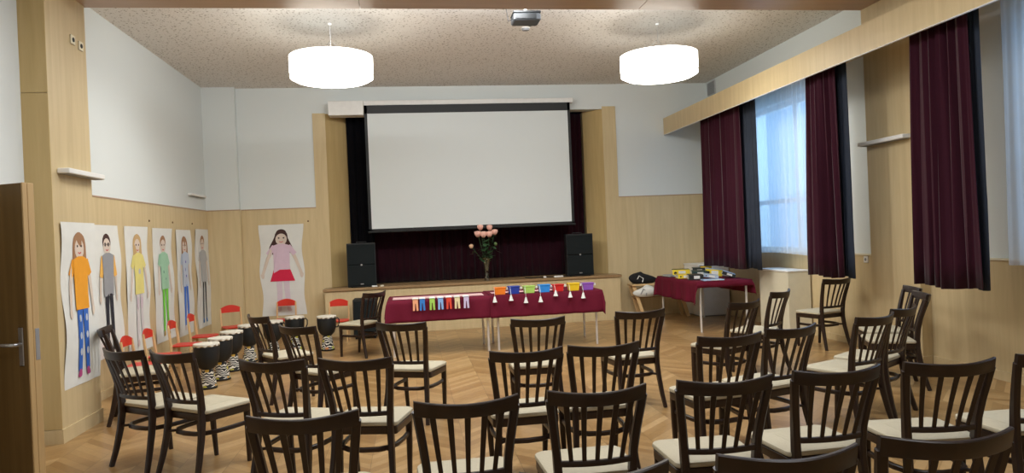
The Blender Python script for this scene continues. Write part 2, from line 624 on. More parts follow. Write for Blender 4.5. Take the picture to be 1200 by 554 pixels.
# ------------------------------------------------------------------ stage curtain
def drape(y0, y1, z0, z1, folds, amp, axis='Y', base=0.0, flare=0.0, nz=10, seed=0):
    """pleated sheet; axis = direction it runs along"""
    rnd = random.Random(seed)
    ph = [rnd.uniform(0, 6.28) for _ in range(6)]
    nu = folds * 10

    def fn(u, v):
        z = z0 + (z1 - z0) * v
        low = 1 - v
        t = y0 + (y1 - y0) * u
        c = (y0 + y1) / 2
        t = c + (t - c) * (1 + flare * low)
        t += 0.02 * math.sin(5 * u * 6.28 + ph[3] + 2 * v) * low
        a = amp * (0.65 + 0.35 * low) * (0.8 + 0.35 * math.sin(u * 9 + ph[1]))
        n = base + a * math.sin(2 * PI * folds * (u + 0.012 * math.sin(u * 17 + ph[0])) + 0.35 * math.sin(3 * v + ph[2])) + 0.3 * a * math.sin(2 * PI * folds * 2.3 * u + ph[4])
        z += 0.012 * math.sin(u * 7 + ph[5]) * low
        return (n, t, z) if axis == 'Y' else (t, n, z)
    return MB().grid(fn, nu, nz)


tag(drape(-1.02, 3.2, 0.79, 3.74, 26, 0.035, 'X', 12.80, seed=3).build('stage_curtain', STAGECLOTH, smooth=True, solid=0.004),
    'dark maroon pleated curtain closing off the back of the stage', 'curtain')
tag(drape(-1.03, -0.62, 0.79, 3.74, 3, 0.03, 'X', 12.68, seed=5).build('stage_leg_curtain', DARKCLOTH, smooth=True, solid=0.004),
    'narrow black side curtain left of the projection screen', 'curtain')

# ------------------------------------------------------------------ projection screen
ps = thing('projection_screen', 'large white pull-down projection screen with black border above the stage', 'projection screen', (1.10, 12.22, 3.70))
MB().box(-1.7356, 1.7254, -0.006, -0.002, -1.9513, 0.0).build('screen_surface', SCREENM, ps)
m = MB()
m.box(-1.7818, 1.7356, -0.001, 0.002, -1.9821, 0.14)
m.box(-1.7818, -1.7356, -0.007, 0.002, -1.9821, 0.14).box(1.7254, 1.7716, -0.007, 0.002, -1.9821, 0.14).box(-1.7818, 1.7716, -0.007, 0.002, 0.0, 0.14).box(-1.7818, 1.7716, -0.007, 0.002, -1.9821, -1.9513)
m.build('black_border', BLACK, ps)
MB().tube([(-1.7972, -0.004, -2.0026), (1.7870, -0.004, -2.0026)], 0.018, 8).build('bottom_bar', BLACK, ps, smooth=True)
m = MB().bbox(-1.8281, 1.8383, 0.004, 0.09, 0.14, 0.225, 0.01)
m.build('roller_case', WPAINT, ps)
for x in (-1.6432, 1.6432):
    MB().box(x - 0.015, x + 0.015, 0.09, 0.178, 0.15, 0.19).build('wall_bracket', METAL, ps)
dk = MB().bbox(-1.27, -0.69, 12.14, 12.395, 3.67, 3.91, 0.006)
tag(dk.build('cable_box', WPAINT), 'white boxed housing on the front wall at the upper left of the screen', 'box')

# ------------------------------------------------------------------ pelmet, curtains, sheers
pl = thing('curtain_pelmet', 'long beech pelmet running above the windows', 'pelmet', (4.64, 4.5, 3.256))
MB().box(0, 0.022, -8.0, 7.88, 0, 0.294).build('fascia_board', BEECH, pl)
MB().box(0.022, 0.31, -8.0, 7.88, 0.272, 0.294).box(0.31, 0.85, 2.6, 7.88, 0.272, 0.294).build('top_board', BEECH, pl)
MB().box(-0.001, 0.023, -8.0, 7.88, -0.008, -0.0005).build('edge_strip', WPAINT, pl)
MB().box(0.14, 0.17, -8.0, 7.8, 0.235, 0.27).build('curtain_rail', METAL, pl)

for nm, a, b, lining, lab, sd in (
        ('window_curtain', 9.74, 11.10, 0.33, 'burgundy velvet curtain hanging beside the front wall corner', 11),
        ('window_curtain', 7.40, 7.96, 0.10, 'burgundy velvet curtain between the far window and the right wooden pillar', 12),
        ('window_curtain', 5.48, 6.14, 0.05, 'burgundy velvet curtain nearest the camera, hanging past the right wooden pillar', 13)):
    r = thing(nm, lab, 'curtain', (4.80, (a + b) / 2, 0.92), 0, 'burgundy window curtains')
    c = (a + b) / 2
    drape(a - c, b - c, 0, 2.57, 9 if b - a > 1 else 6, 0.048, 'Y', 0, (0.26 if a > 7 else 0.16) if b - a < 1 else 0.02, seed=sd).build('velvet', VELVET, r, smooth=True, solid=0.004)
    drape(a - c - lining, a - c + 0.15, 0.0, 2.57, 4, 0.022, 'Y', 0.085, 0.02, seed=sd + 5).build('lining', LINING, r, smooth=True, solid=0.003)
for a, b, z0, lab in ((8.35, 10.95, 1.12, 'white sheer curtain over the window beside the front wall'),
                      (2.9, 5.66, 1.10, 'white sheer curtain at the right edge, over the near window')):
    s_ = drape(a, b, z0, 3.50, 22, 0.022, 'Y', 5.30, seed=int(a * 10))
    tag(s_.build('sheer_curtain', SHEER, smooth=True), lab, 'curtain', 'white sheer curtains')

# ------------------------------------------------------------------ door at the left
da = math.atan2(5.08 - 4.64, -3.08 + 2.27)
dr = bpy.data.objects.new('door_1', None)
COL.objects.link(dr)
struct(dr)
dr.location = (-2.27, 4.64, 0)
dr.rotation_euler = (0, 0, da)
# local x runs from the free edge to the hinge; local +y faces the camera side
MB().bbox(0.012, 0.90, 0.0, 0.028, 0.008, 2.0, 0.003).build('door_leaf', DOORWOOD, dr)
MB().bbox(0.0, 0.90, -0.042, -0.0005, 0.008, 2.0, 0.003).build('door_edge', DOOREDGE, dr)
MB().bbox(0.0005, 0.012, 0.0, 0.029, 0.008, 2.001, 0.002).build('edge_lipping', DOOREDGE, dr)
MB().bbox(0.045, 0.085, 0.028, 0.034, 0.90, 1.13, 0.003).build('lock_plate', METAL, dr)
MB().tube([(0.065, 0.03, 1.03), (0.065, 0.075, 1.03), (0.075, 0.083, 1.03), (0.19, 0.083, 1.028)], [0.011, 0.011, 0.011, 0.010], 10).build('door_handle', METAL, dr, smooth=True)
MB().box(-0.002, 0.0, -0.036, -0.012, 0.93, 1.12).build('latch_plate', METAL, dr)
for z in (0.25, 1.75):
    MB().tube([(0.905, -0.02, z), (0.905, -0.02, z + 0.1)], 0.012, 8).build('hinge', METAL, dr, smooth=True)
m = MB().box(-3.10, -3.06, 5.08, 5.15, 0, 2.08).box(-3.10, -3.06, 4.08, 4.15, 0, 2.08).box(-3.10, -3.06, 4.08, 5.15, 2.02, 2.09)
struct(m.build('trim_10', DOOREDGE))
MB_ = MB().box(-3.10, -3.085, 4.15, 5.08, 0, 2.02)
struct(MB_.build('trim_11', DOORWOOD))

# ------------------------------------------------------------------ drum pendant lamps
def pendant(x, y, lab):
    r = thing('pendant_lamp', lab, 'lamp', (x, y, 3.50), 0, 'round white drum pendant lamps')
    R_ = 0.49
    n = 56
    m = MB()
    m.lathe([(R_, 0.06), (R_, 0.28), (R_ - 0.006, 0.28), (R_ - 0.006, 0.06)], n, cap=False)
    m.build('drum_shade', SHADE, r, smooth=True)
    m = MB().lathe([(R_ - 0.004, 0.055), (R_ - 0.004, 0.03), (R_ - 0.06, 0.0), (0.01, -0.008)], n, cap=True)
    m.build('diffuser', DIFF, r, smooth=True)
    m = MB().lathe([(R_ + 0.003, 0.052), (R_ + 0.003, 0.063), (R_ - 0.003, 0.063), (R_ - 0.003, 0.052)], n, cap=False)
    m.build('seam_ring', SEAM, r, smooth=True)
    m = MB().lathe([(R_ - 0.007, 0.274), (R_ - 0.007, 0.277)], n)
    m.build('top_plate', WPAINT, r)
    m = MB()
    for k in range(3):
        a = k * 2 * PI / 3 + 0.4
        m.tube([(0.3 * math.cos(a), 0.3 * math.sin(a), 0.277), (0.02 * math.cos(a), 0.02 * math.sin(a), 0.47)], 0.0025, 5)
    m.tube([(0, 0, 0.28), (0, 0, 0.67)], 0.003, 6)
    m.build('suspension_wire', METAL, r)
    m = MB().lathe([(0.022, 0.668), (0.022, 0.688)], 20)
    m.build('ceiling_rose', WPAINT, r, smooth=True)


pendant(-0.85, 8.75, 'round white drum lamp hanging above the left side of the stage')
pendant(3.25, 8.75, 'round white drum lamp hanging near the window side of the hall')

for x in (-1.0, 0.7, 2.4):  # housings for the added fill strips, hidden by the beam
    r = thing('fill_strip', 'white strip added as unseen fill light on the ceiling behind the beam, %s' % {-1.0: 'wall side with the drawings', 0.7: 'middle one', 2.4: 'window side'}[x], 'lamp', (x, 7.40, 4.06), 0, 'added fill strips behind the beam')
    Mx = Matrix.Rotation(-0.50, 4, 'X')
    MB().box(-.68, .68, -.05, -.025, -.10, .10, M=Mx).build('housing', WPAINT, r)
    MB().box(-.60, -.56, -.02, .02, .03, .129).box(.56, .60, -.02, .02, .03, .129).build('bracket', METAL, r)
for x in (-0.6, 2.2):  # frames around the added fill panels, out of view
    for y in (1.2, 5.2):
        r = thing('fill_panel', 'square panel added as unseen fill light over the rear of the hall, %s' % ('%s side, %s' % ('drawing' if x < 0 else 'window', 'back' if y < 2 else 'near the beam')), 'lamp', (x, y, 4.13), 0, 'added square fill panels')
        m = MB()
        m.box(-.66, .66, -.66, -.61, -.03, .058).box(-.66, .66, .61, .66, -.03, .058).box(-.66, -.61, -.61, .61, -.03, .058).box(.61, .66, -.61, .61, -.03, .058)
        m.build('panel_frame', WPAINT, r)

# ------------------------------------------------------------------ small wall and ceiling fittings
def ledge(nm, lab, loc, length, depth, face, hgt=0.045):
    r = thing(nm, lab, 'wall light', loc, 0, 'slim white wall lights')
    if face > 0:
        MB().bbox(0.0, depth, -length / 2, length / 2, 0, hgt, 0.006).build('housing', WPAINT, r)
        MB().box(0.01, depth - 0.015, -length / 2 + 0.02, length / 2 - 0.02, -0.004, 0.0).build('cover_strip', GREY, r)
    else:
        MB().bbox(-depth, 0, -length / 2, length / 2, 0, hgt, 0.006).build('housing', WPAINT, r)
        MB().box(-depth + 0.015, -0.01, -length / 2 + 0.02, length / 2 - 0.02, -0.004, 0.0).build('cover_strip', GREY, r)
    return r


ledge('wall_light', 'slim white uplighter bar on the left wooden pillar', (-2.90, 6.76, 2.235), 0.70, 0.10, 1)
ledge('wall_light', 'slim white uplighter bar on the left wall near the corner', (XL, 11.75, 2.36), 0.80, 0.06, 1, 0.035)
ledge('wall_light', 'slim white uplighter bar on the right wooden pillar', (5.35, 7.30, 2.42), 0.78, 0.10, -1)

for k, (y, z) in enumerate(((6.79, 3.455), (6.945, 3.44))):
    r = thing('wall_socket', ('cream wall socket plate high on the left pillar, farther from the ceiling beam edge' if k == 0 else 'cream wall socket plate high on the left pillar, closer to the white wall'), 'socket', (-2.90, y, z), 0, 'cream wall sockets')
    MB().bbox(0, 0.012, -0.042, 0.042, -0.042, 0.042, 0.004).build('faceplate', CREAM, r)
    MB().lathe([(0.02, 0.0), (0.02, 0.004)], 16, M=Matrix.Translation((0.0115, 0, 0)) @ Matrix.Rotation(PI / 2, 4, 'Y')).build('socket_insert', BLACK, r)
r = thing('wall_switch', 'small white socket beside the right wooden pillar under the sill', 'socket', (XR - 0.02, 7.92, 1.08))
MB().bbox(-0.014, 0, -0.04, 0.04, -0.04, 0.04, 0.004).build('faceplate', WPAINT, r)
MB().lathe([(0.018, 0.0), (0.018, 0.004)], 16, M=Matrix.Translation((-0.0175, 0, 0)) @ Matrix.Rotation(PI / 2, 4, 'Y')).build('socket_insert', GREY, r)

r = thing('air_vent', 'grey square air vent high in the corner above the pelmet', 'vent', (XR, 12.14, 4.04))
MB().bbox(-0.02, 0, -0.16, 0.16, -0.12, 0.12, 0.005).build('vent_frame', METAL, r)
m = MB()
for k in range(7):
    z = -0.09 + k * 0.03
    m.box(-0.028, -0.019, -0.14, 0.14, z - 0.009, z + 0.006)
m.build('vent_louvre', GREY, r)

r = thing('projector', 'small black and white projector hung from the ceiling by the beam', 'projector', (1.36, 7.72, 3.935))
MB().bbox(-0.15, 0.15, -0.12, 0.12, -0.05, 0.03, 0.012).build('housing', DGREY, r)
MB().bbox(-0.152, 0.152, -0.121, 0.121, 0.03, 0.055, 0.006).build('top_cover', BLACK, r)
MB().bbox(-0.13, 0.10, -0.125, -0.119, -0.035, 0.02, 0.004).build('rear_panel', BLACK, r)
MB().lathe([(0.035, 0), (0.035, 0.03), (0.028, 0.035)], 18, M=Matrix.Translation((0.07, 0.115, -0.01)) @ Matrix.Rotation(-PI / 2, 4, 'X')).build('lens', BLACK, r, smooth=True)
m = MB().tube([(0, 0, 0.05), (0, 0, 0.254)], 0.018, 10)
m.bbox(-0.08, 0.08, -0.08, 0.08, 0.24, 0.254, 0.004)
m.build('ceiling_mount', WPAINT, r)
MB().tube([(-0.12, -0.05, 0.0), (-0.20, -0.03, -0.04), (-0.21, 0.0, 0.10), (-0.17, 0.05, 0.25)], 0.005, 6).build('cable', BLACK, r, smooth=True)
r = thing('ceiling_sensor', 'small dark detector on the ceiling behind the projector', 'detector', (1.57, 8.95, ZC))
MB().lathe([(0.045, -0.03), (0.05, -0.012), (0.05, 0.0)], 18).build('sensor_head', GREY, r, smooth=True)
MB().lathe([(0.06, -0.006), (0.06, 0.0)], 18).build('sensor_base', WPAINT, r)


# ------------------------------------------------------------------ dark wooden chair
def make_chair():
    r = thing('dining_chair', '', 'chair')
    TW = 0.4550 / 2
    # backs of the chair lie at -y, it faces +y
    for s in (-1, 1):
        pts = [(s * .205, -.255, 0), (s * .192, -.222, .12), (s * .182, -.192, .26), (s * .176, -.176, .38), (s * .176, -.175, .46),
               (s * .182, -.185, .56), (s * .194, -.207, .66), (s * .206, -.232, .75), (s * .215, -.252, .822)]
        sz = [(.030, .034), (.032, .040), (.035, .046), (.037, .050), (.037, .050), (.037, .045), (.038, .040), (.039, .035), (.040, .028)]
        MB().sweep(pts, sz).build('back_leg', CHAIRWOOD, r, smooth=True)
        pts = [(s * .178, .205, 0), (s * .186, .196, .2), (s * .190, .188, .42)]
        MB().sweep(pts, [(.028, .028), (.036, .036), (.044, .042)]).build('front_leg', CHAIRWOOD, r, smooth=True)
    # curved top rail, ends horned upwards
    pts, rings = [], []
    n = 14
    for i in range(n + 1):
        q = -1 + 2 * i / n
        x = q * TW
        y = -.262 - .068 * (1 - q * q)
        zt = .870 - .014 * (1 - abs(q) ** 1.7)
        zb = .801 - .007 * (1 - q * q)
        th = .011
        dy = .012      # lean of the rail
        c = .004
        nx = 2 * .058 * q / TW * 0.5
        rings.append([Vector(p) for p in (
            (x, y - th + c + dy, zb), (x, y + th - c + dy, zb), (x, y + th + dy, zb + c), (x, y + th, zt - c), (x, y + th - c, zt),
            (x, y - th + c, zt), (x, y - th, zt - c), (x, y - th + dy, zb + c))])
    MB().loft(rings).build('top_rail', CHAIRWOOD, r, smooth=True)
    # lower back rail
    rings = []
    for i in range(11):
        q = -1 + 2 * i / 10
        x = q * .176
        y = -.186 - .030 * (1 - q * q)
        rings.append([Vector((x, y + a, z)) for a, z in ((-.009, .500), (.009, .500), (.011, .504), (.011, .522), (.009, .526), (-.009, .526), (-.011, .522), (-.011, .504))])
    MB().loft(rings).build('lower_rail', CHAIRWOOD, r, smooth=True)
    # five fanned slats
    for k in (-2, -1, 0, 1, 2):
        qt, qb = k / 3.05, k / 3.0
        xt, xb = qt * TW, qb * .178
        yt = -.252 - .068 * (1 - qt * qt)
        yb = -.186 - .030 * (1 - qb * qb)
        pts = []
        for j in range(5):
            f = j / 4
            pts.append((xb + (xt - xb) * f, yb + (yt - yb) * f + .004 * math.sin(PI * f), .522 + (.806 - .522) * f))
        MB().sweep(pts, [(.020, .010), (.0215, .010), (.023, .010), (.025, .010), (.027, .010)]).build('slat', CHAIRWOOD, r, smooth=True)

    # seat outline: rounded front corners
    def outline(sc, grow=0.0):
        P = []
        for s, cx_, cy_, a0 in ((1, .165, -.108, -90), (1, .165, .165, 0), (-1, -.165, .165, 90), (-1, -.165, -.108, 180)):
            rad = .028 if cy_ < 0 else .055
            cxx = cx_ * (0.94 if cy_ < 0 else 1.0) - s * (rad - .055) * 1.0
            cyy = cy_ - (rad - .055) * (1 if cy_ > 0 else -1)
            for j in range(7):
                a = math.radians(a0 + 15 * j)
                P.append(((cxx + (rad + grow) * math.cos(a)) * sc, (cyy + (rad + grow) * math.sin(a)) * sc))
        return P
    rings = []
    for sc, g, z in ((1, -.012, .372), (1, -.004, .374), (1, 0, .382), (1, 0, .418), (1, -.006, .423)):
        rings.append([Vector((x, y, z)) for x, y in outline(sc, g)])
    MB().loft(rings).build('seat_frame', CHAIRWOOD, r, smooth=True)
    rings = []
    for g, z in ((-.006, .4235), (.004, .430), (.006, .440), (.002, .450), (-.012, .456), (-.05, .460), (-.054, .4605)):
        rings.append([Vector((x, y, z)) for x, y in outline(1, g)] if g > -.03 else [Vector((x * .62, y * .62, z + .002)) for x, y in outline(1, -.012)])
    MB().loft(rings).build('seat_cushion', SEATM, r, smooth=True)
    # bentwood stretcher hoop
    pts = [(-.182, .190, .285), (-.186, .06, .285), (-.176, -.05, .285), (-.150, -.125, .285), (-.095, -.170, .285), (0, -.184, .285)]
    pts = pts + [(-a, b, c) for a, b, c in reversed(pts[:-1])]
    MB().sweep(pts, (.030, .024), side=(0, 0, 1)).build('stretcher', CHAIRWOOD, r, smooth=True)
    for s in (-1, 1):
        MB().sweep([(s * .135, -.150, .285), (s * .178, -.192, .285)], (.018, .016), side=(0, 0, 1)).build('stretcher_block', CHAIRWOOD, r)
    return r


# x, y of the middle of the top rail; heading in degrees (90 = towards the stage); label
CH = [
    (-2.79, 6.98, 14, 'dark chair against the left wooden pillar, facing the drums, seen edge-on'),
    (-2.06, 5.40, 53, 'dark slat-back chair directly in front of the one against the left pillar'),
    (-1.65, 5.13, 53, 'dark chair on the left whose full cream seat shows, before the nearest drum'),
    (-1.53, 7.34, 35, 'dark chair turned sideways beside the row of drums'),
    (-0.99, 6.26, 49, 'small-looking dark chair between the sideways chair and the open floor, angled right'),
    (-0.87, 4.50, 67, 'dark chair third from the left in the middle distance, behind the front left one'),
    (-0.36, 4.36, 75, 'dark chair with a large cream seat showing right, behind the front left one'),
    (-0.47, 3.03, 87, 'large dark chair back cut off at the bottom left of the rows'),
    (-0.510, 9.74, 143, 'dark chair in side view at the left end of the long maroon table'),
    (-0.11, 6.06, 66, 'dark chair standing alone in front of the paper trousers table'),
    (0.21, 3.08, 90, 'large dark chair back in the bottom middle with open parquet behind it'),
    (1.02, 5.81, 88, 'dark chair nearest below the coloured boxes on the long table'),
    (0.67, 4.27, 91, 'dark chair directly in front of the one below the coloured boxes'),
    (1.16, 4.29, 90, 'dark chair beside it to the right, before the table legs'),
    (0.80, 3.10, 90, 'large dark chair in the bottom centre with its cream seat visible through the slats'),
    (1.94, 5.92, 95, 'dark chair standing apart in front of the bench with the black bag'),
    (1.41, 3.11, 88, 'large dark chair right of centre with cream seat sticking out left'),
    (2.01, 4.33, 96, 'dark chair behind the large one right of centre, before the angled far pair'),
    (2.53, 4.50, 107, 'dark chair with crossing slats behind it, left of the three crowded chairs'),
    (3.01, 6.15, 119, 'dark chair in front of the table with the binders'),
    (3.78, 6.91, 129, 'narrow-looking dark chair turned towards the cream radiator cover'),
    (5.12, 8.00, 106, 'farthest dark chair, alone under the curtain by the right wooden pillar'),
    (1.99, 3.14, 92, 'large dark chair with wide cream seat, left of the horned rail by the skirting'),
    (3.35, 4.78, 113, 'dark chair with a long cream seat, first of the cluster by the right wall'),
    (3.84, 5.13, 123, 'dark chair just behind the first one of the cluster by the right wall'),
    (4.66, 5.985, 157, 'dark chair by the right wall turned to the left, its shiny rail showing'),
    (4.985, 6.515, 161, 'rearmost dark chair of the cluster, against the right wooden pillar'),
    (2.58, 3.13, 84, 'large dark chair near the right wall with its horned top rail against the skirting'),
    (1.70, 2.09, 86, 'dark top rail cut off at the bottom right corner'),
    (1.13, 2.06, 88, 'dark top rail cut off at the bottom, below the wide cream seats'),
    (3.185, 3.13, 88, 'dark chair cut by the right edge of the picture, bluish cream seat'),
    (0.515, 2.06, 90, 'dark top rail of which only the tip shows at the bottom centre'),
]
proto = make_chair()
for i, (x, y, a, lab) in enumerate(CH):
    c = proto if i == 0 else copy_tree(proto)
    t = math.radians(a)
    c.location = (x + .262 * math.cos(t), y + .262 * math.sin(t), 0)
    c.rotation_euler = (0, 0, t - PI / 2)
    c['label'] = lab
    c['group'] = 'dark wooden chairs set out in rows'


# ------------------------------------------------------------------ small red children's chairs
def make_kid():
    r = thing('child_chair', '', 'chair')
    for s in (-1, 1):
        MB().sweep([(s * .15, -.15, 0), (s * .15, -.14, .33), (s * .15, -.17, .60)], [(.024, .026), (.026, .032), (.022, .024)]).build('back_leg', PINE, r, smooth=True)
        MB().sweep([(s * .14, .14, 0), (s * .14, .13, .315)], [(.024, .024), (.028, .028)]).build('front_leg', PINE, r, smooth=True)
        MB().sweep([(s * .145, -.14, .17), (s * .14, .135, .17)], (.018, .024), side=(0, 0, 1)).build('side_stretcher', PINE, r)
    rings = []
    for i in range(13):
        q = -1 + 2 * i / 12
        x = q * .148
        y = -.170 - .018 * (1 - q * q)
        zt = .605 + .045 * (1 - q * q) ** 1.0
        rings.append([Vector((x, y + a, z)) for a, z in ((-.007, .535), (.007, .535), (.007, zt), (-.007, zt))])
    MB().loft(rings).build('backrest', REDP, r, smooth=True)
    rings = []
    for g, z in ((-.004, .318), (0, .322), (0, .330), (-.006, .335)):
        rings.append([Vector((x * (1 + g * 5), y * (1 + g * 5), z)) for x, y in (
            (-.135, -.155), (.135, -.155), (.155, -.13), (.165, .10), (.14, .15), (.08, .17), (-.08, .17), (-.14, .15), (-.165, .10), (-.155, -.13))])
    MB().loft(rings).build('seat', REDP, r, smooth=True)
    MB().box(-.14, .14, .115, .135, .275, .316).box(-.14, .14, -.15, -.13, .275, .316).build('seat_frame', PINE, r)
    return r


KID = [
    (-2.90, 8.15, 0, 'small red-backed child chair by the pillar, first against the left wall'),
    (-2.90, 8.78, 0, 'small red-backed child chair below the yellow-shirted drawing'),
    (-2.90, 9.62, 0, 'small red-backed child chair below the green-trousered drawing'),
    (-2.90, 10.42, 0, 'small red-backed child chair below the blue-trousered drawing'),
    (-2.73, 11.38, -62, 'small red-backed child chair in the corner, beside the black-trousered drawing'),
    (-2.08, 12.02, -90, 'small red-backed child chair in front of the red-skirted drawing'),
    (-1.17, 11.42, -90, 'small red-backed child chair against the left end of the stage'),
]
kp = make_kid()
for i, (x, y, a, lab) in enumerate(KID):
    c = kp if i == 0 else copy_tree(kp)
    t = math.radians(a)
    c.location = (x + 0.0 * math.cos(t), y, 0)
    c.rotation_euler = (0, 0, t - PI / 2)
    c['label'] = lab
    c['group'] = 'small red and pine child chairs'


# ------------------------------------------------------------------ djembe drums
def make_drum():
    r = thing('djembe_drum', '', 'drum')
    MB().lathe([(.096, .0), (.098, .012), (.094, .03), (.082, .10), (.068, .17), (.062, .215)], 28).build('painted_foot', DRUMFOOT, r, smooth=True)
    MB().lathe([(.098, .0005), (.101, .006), (.101, .020), (.096, .025)], 28, cap=False).build('foot_band', BLACK, r, smooth=True)
    MB().lathe([(.058, .212), (.078, .228), (.108, .262), (.127, .315), (.134, .38), (.136, .44), (.134, .478)], 32).build('bowl', BLACK, r, smooth=True)
    # skin with scalloped rim
    n = 48
    rings = [[Vector((rr * math.cos(2 * PI * k / n), rr * math.sin(2 * PI * k / n), (z - (.014 if k % 4 < 2 else 0.0) if j == 0 else z))) for k in range(n)]
             for j, (rr, z) in enumerate(((.138, .484), (.139, .493), (.136, .500), (.120, .502), (.01, .502)))]
    MB().loft(rings).build('drum_skin', mat_skin, r, smooth=True)
    pts = [(.128, 0, .455), (.165, 0, .468), (.188, 0, .44), (.186, 0, .38), (.165, 0, .335), (.125, 0, .335)]
    MB().tube(pts, .009, 8).build('rope_handle', BLACK, r, smooth=True)
    return r


mat_skin = mat('goat_skin', (0.68, 0.64, 0.54), 0.6)
DR = [
    (-2.29, 8.28, 2.2, 'djembe drum nearest the camera in the row, zebra-painted foot fully visible'),
    (-2.26, 8.74, 2.0, 'second djembe drum of the row, just behind the nearest'),
    (-2.27, 9.32, 2.4, 'third djembe drum of the row, below the corner drawings'),
    (-2.20, 9.94, 2.1, 'fourth djembe drum, partly behind the sideways dark chair'),
    (-1.95, 10.28, -0.3, 'djembe drum half hidden just right of the sideways dark chair back'),
    (-1.72, 10.70, -0.2, 'djembe drum with loop handle below the red-skirted drawing'),
    (-1.25, 10.55, -0.25, 'last djembe drum on the right, standing free on the parquet'),
]
dp = make_drum()
for i, (x, y, a, lab) in enumerate(DR):
    c = dp if i == 0 else copy_tree(dp)
    c.location = (x, y, 0)
    c.rotation_euler = (0, 0, a)
    c['label'] = lab
    c['group'] = 'djembe drums in a curved row'


# ------------------------------------------------------------------ children's drawings
PC = {}


def pcol(c):
    k = tuple(c)
    if k not in PC:
        PC[k] = mat('paint_%d' % len(PC), c, 0.85)
    return PC[k]


SKIN = (0.66, 0.56, 0.47)
OUTL = (0.05, 0.035, 0.03)


def blob(pts, n=4):
    """closed Catmull-Rom outline"""
    out = []
    N = len(pts)
    for i in range(N):
        p0, p1, p2, p3 = (pts[(i + k - 1) % N] for k in range(4))
        for j in range(n):
            t = j / n
            out.append(tuple(0.5 * ((2 * p1[a]) + (-p0[a] + p2[a]) * t + (2 * p0[a] - 5 * p1[a] + 4 * p2[a] - p3[a]) * t * t + (-p0[a] + 3 * p1[a] - 3 * p2[a] + p3[a]) * t ** 3) for a in (0, 1)))
    return out


def ell(cx_, cy_, rx, ry, n=14, rot=0):
    return [(cx_ + rx * math.cos(2 * PI * k / n) * math.cos(rot) - ry * math.sin(2 * PI * k / n) * math.sin(rot),
             cy_ + rx * math.cos(2 * PI * k / n) * math.sin(rot) + ry * math.sin(2 * PI * k / n) * math.cos(rot)) for k in range(n)]


def strip(pts, w):
    """thick line as polygon"""
    L, R = [], []
    for i, p in enumerate(pts):
        a, b = pts[max(i - 1, 0)], pts[min(i + 1, len(pts) - 1)]
        dx, dy = b[0] - a[0], b[1] - a[1]
        q = math.hypot(dx, dy) or 1
        ww = (w[i] if isinstance(w, (list, tuple)) else w) / 2
        L.append((p[0] - dy / q * ww, p[1] + dx / q * ww))
        R.append((p[0] + dy / q * ww, p[1] - dx / q * ww))
    return L + R[::-1]


def drawing(lab, origin, ux_, w, h, shapes, seed):
    """paper sheet with a painted figure; origin = lower left as seen, ux_ = direction along the wall (unit), shapes in metres"""
    rnd = random.Random(seed)
    ux_ = Vector(ux_)
    nrm = Vector((ux_.y, -ux_.x, 0))     # towards the room
    ph = [rnd.uniform(0, 6.28) for _ in range(4)]
    m = MB()

    def P(u, v, off=0.0):
        e = 0.017 * math.sin(v * 8 + ph[0]) * (1 if u > w / 2 else -1) * abs(2 * u / w - 1) + .008 * math.sin(v * 4 + ph[1])
        d = 0.008 + 0.006 * math.sin(v * 7 + ph[2]) * (0.3 + abs(2 * u / w - 1)) + off
        return ux_ * (u + e) + nrm * d + Vector((0, 0, v))
    nu, nv = 6, 22
    m.grid(lambda a, b: P(a * w, b * h), nu, nv)
    mats = [PAPER]
    for k, (col, poly) in enumerate(shapes):
        if pcol(col) not in mats:
            mats.append(pcol(col))
        m.cur = mats.index(pcol(col))
        off = 0.003 + 0.0004 * k
        # slice tall polygons so that they follow the paper
        m.poly([P(x, y, off) for x, y in poly])
    o = m.build('figure_drawing', mats, loc=origin)
    tag(o, lab, 'drawing', 'life-size figure drawings on paper')
    return o


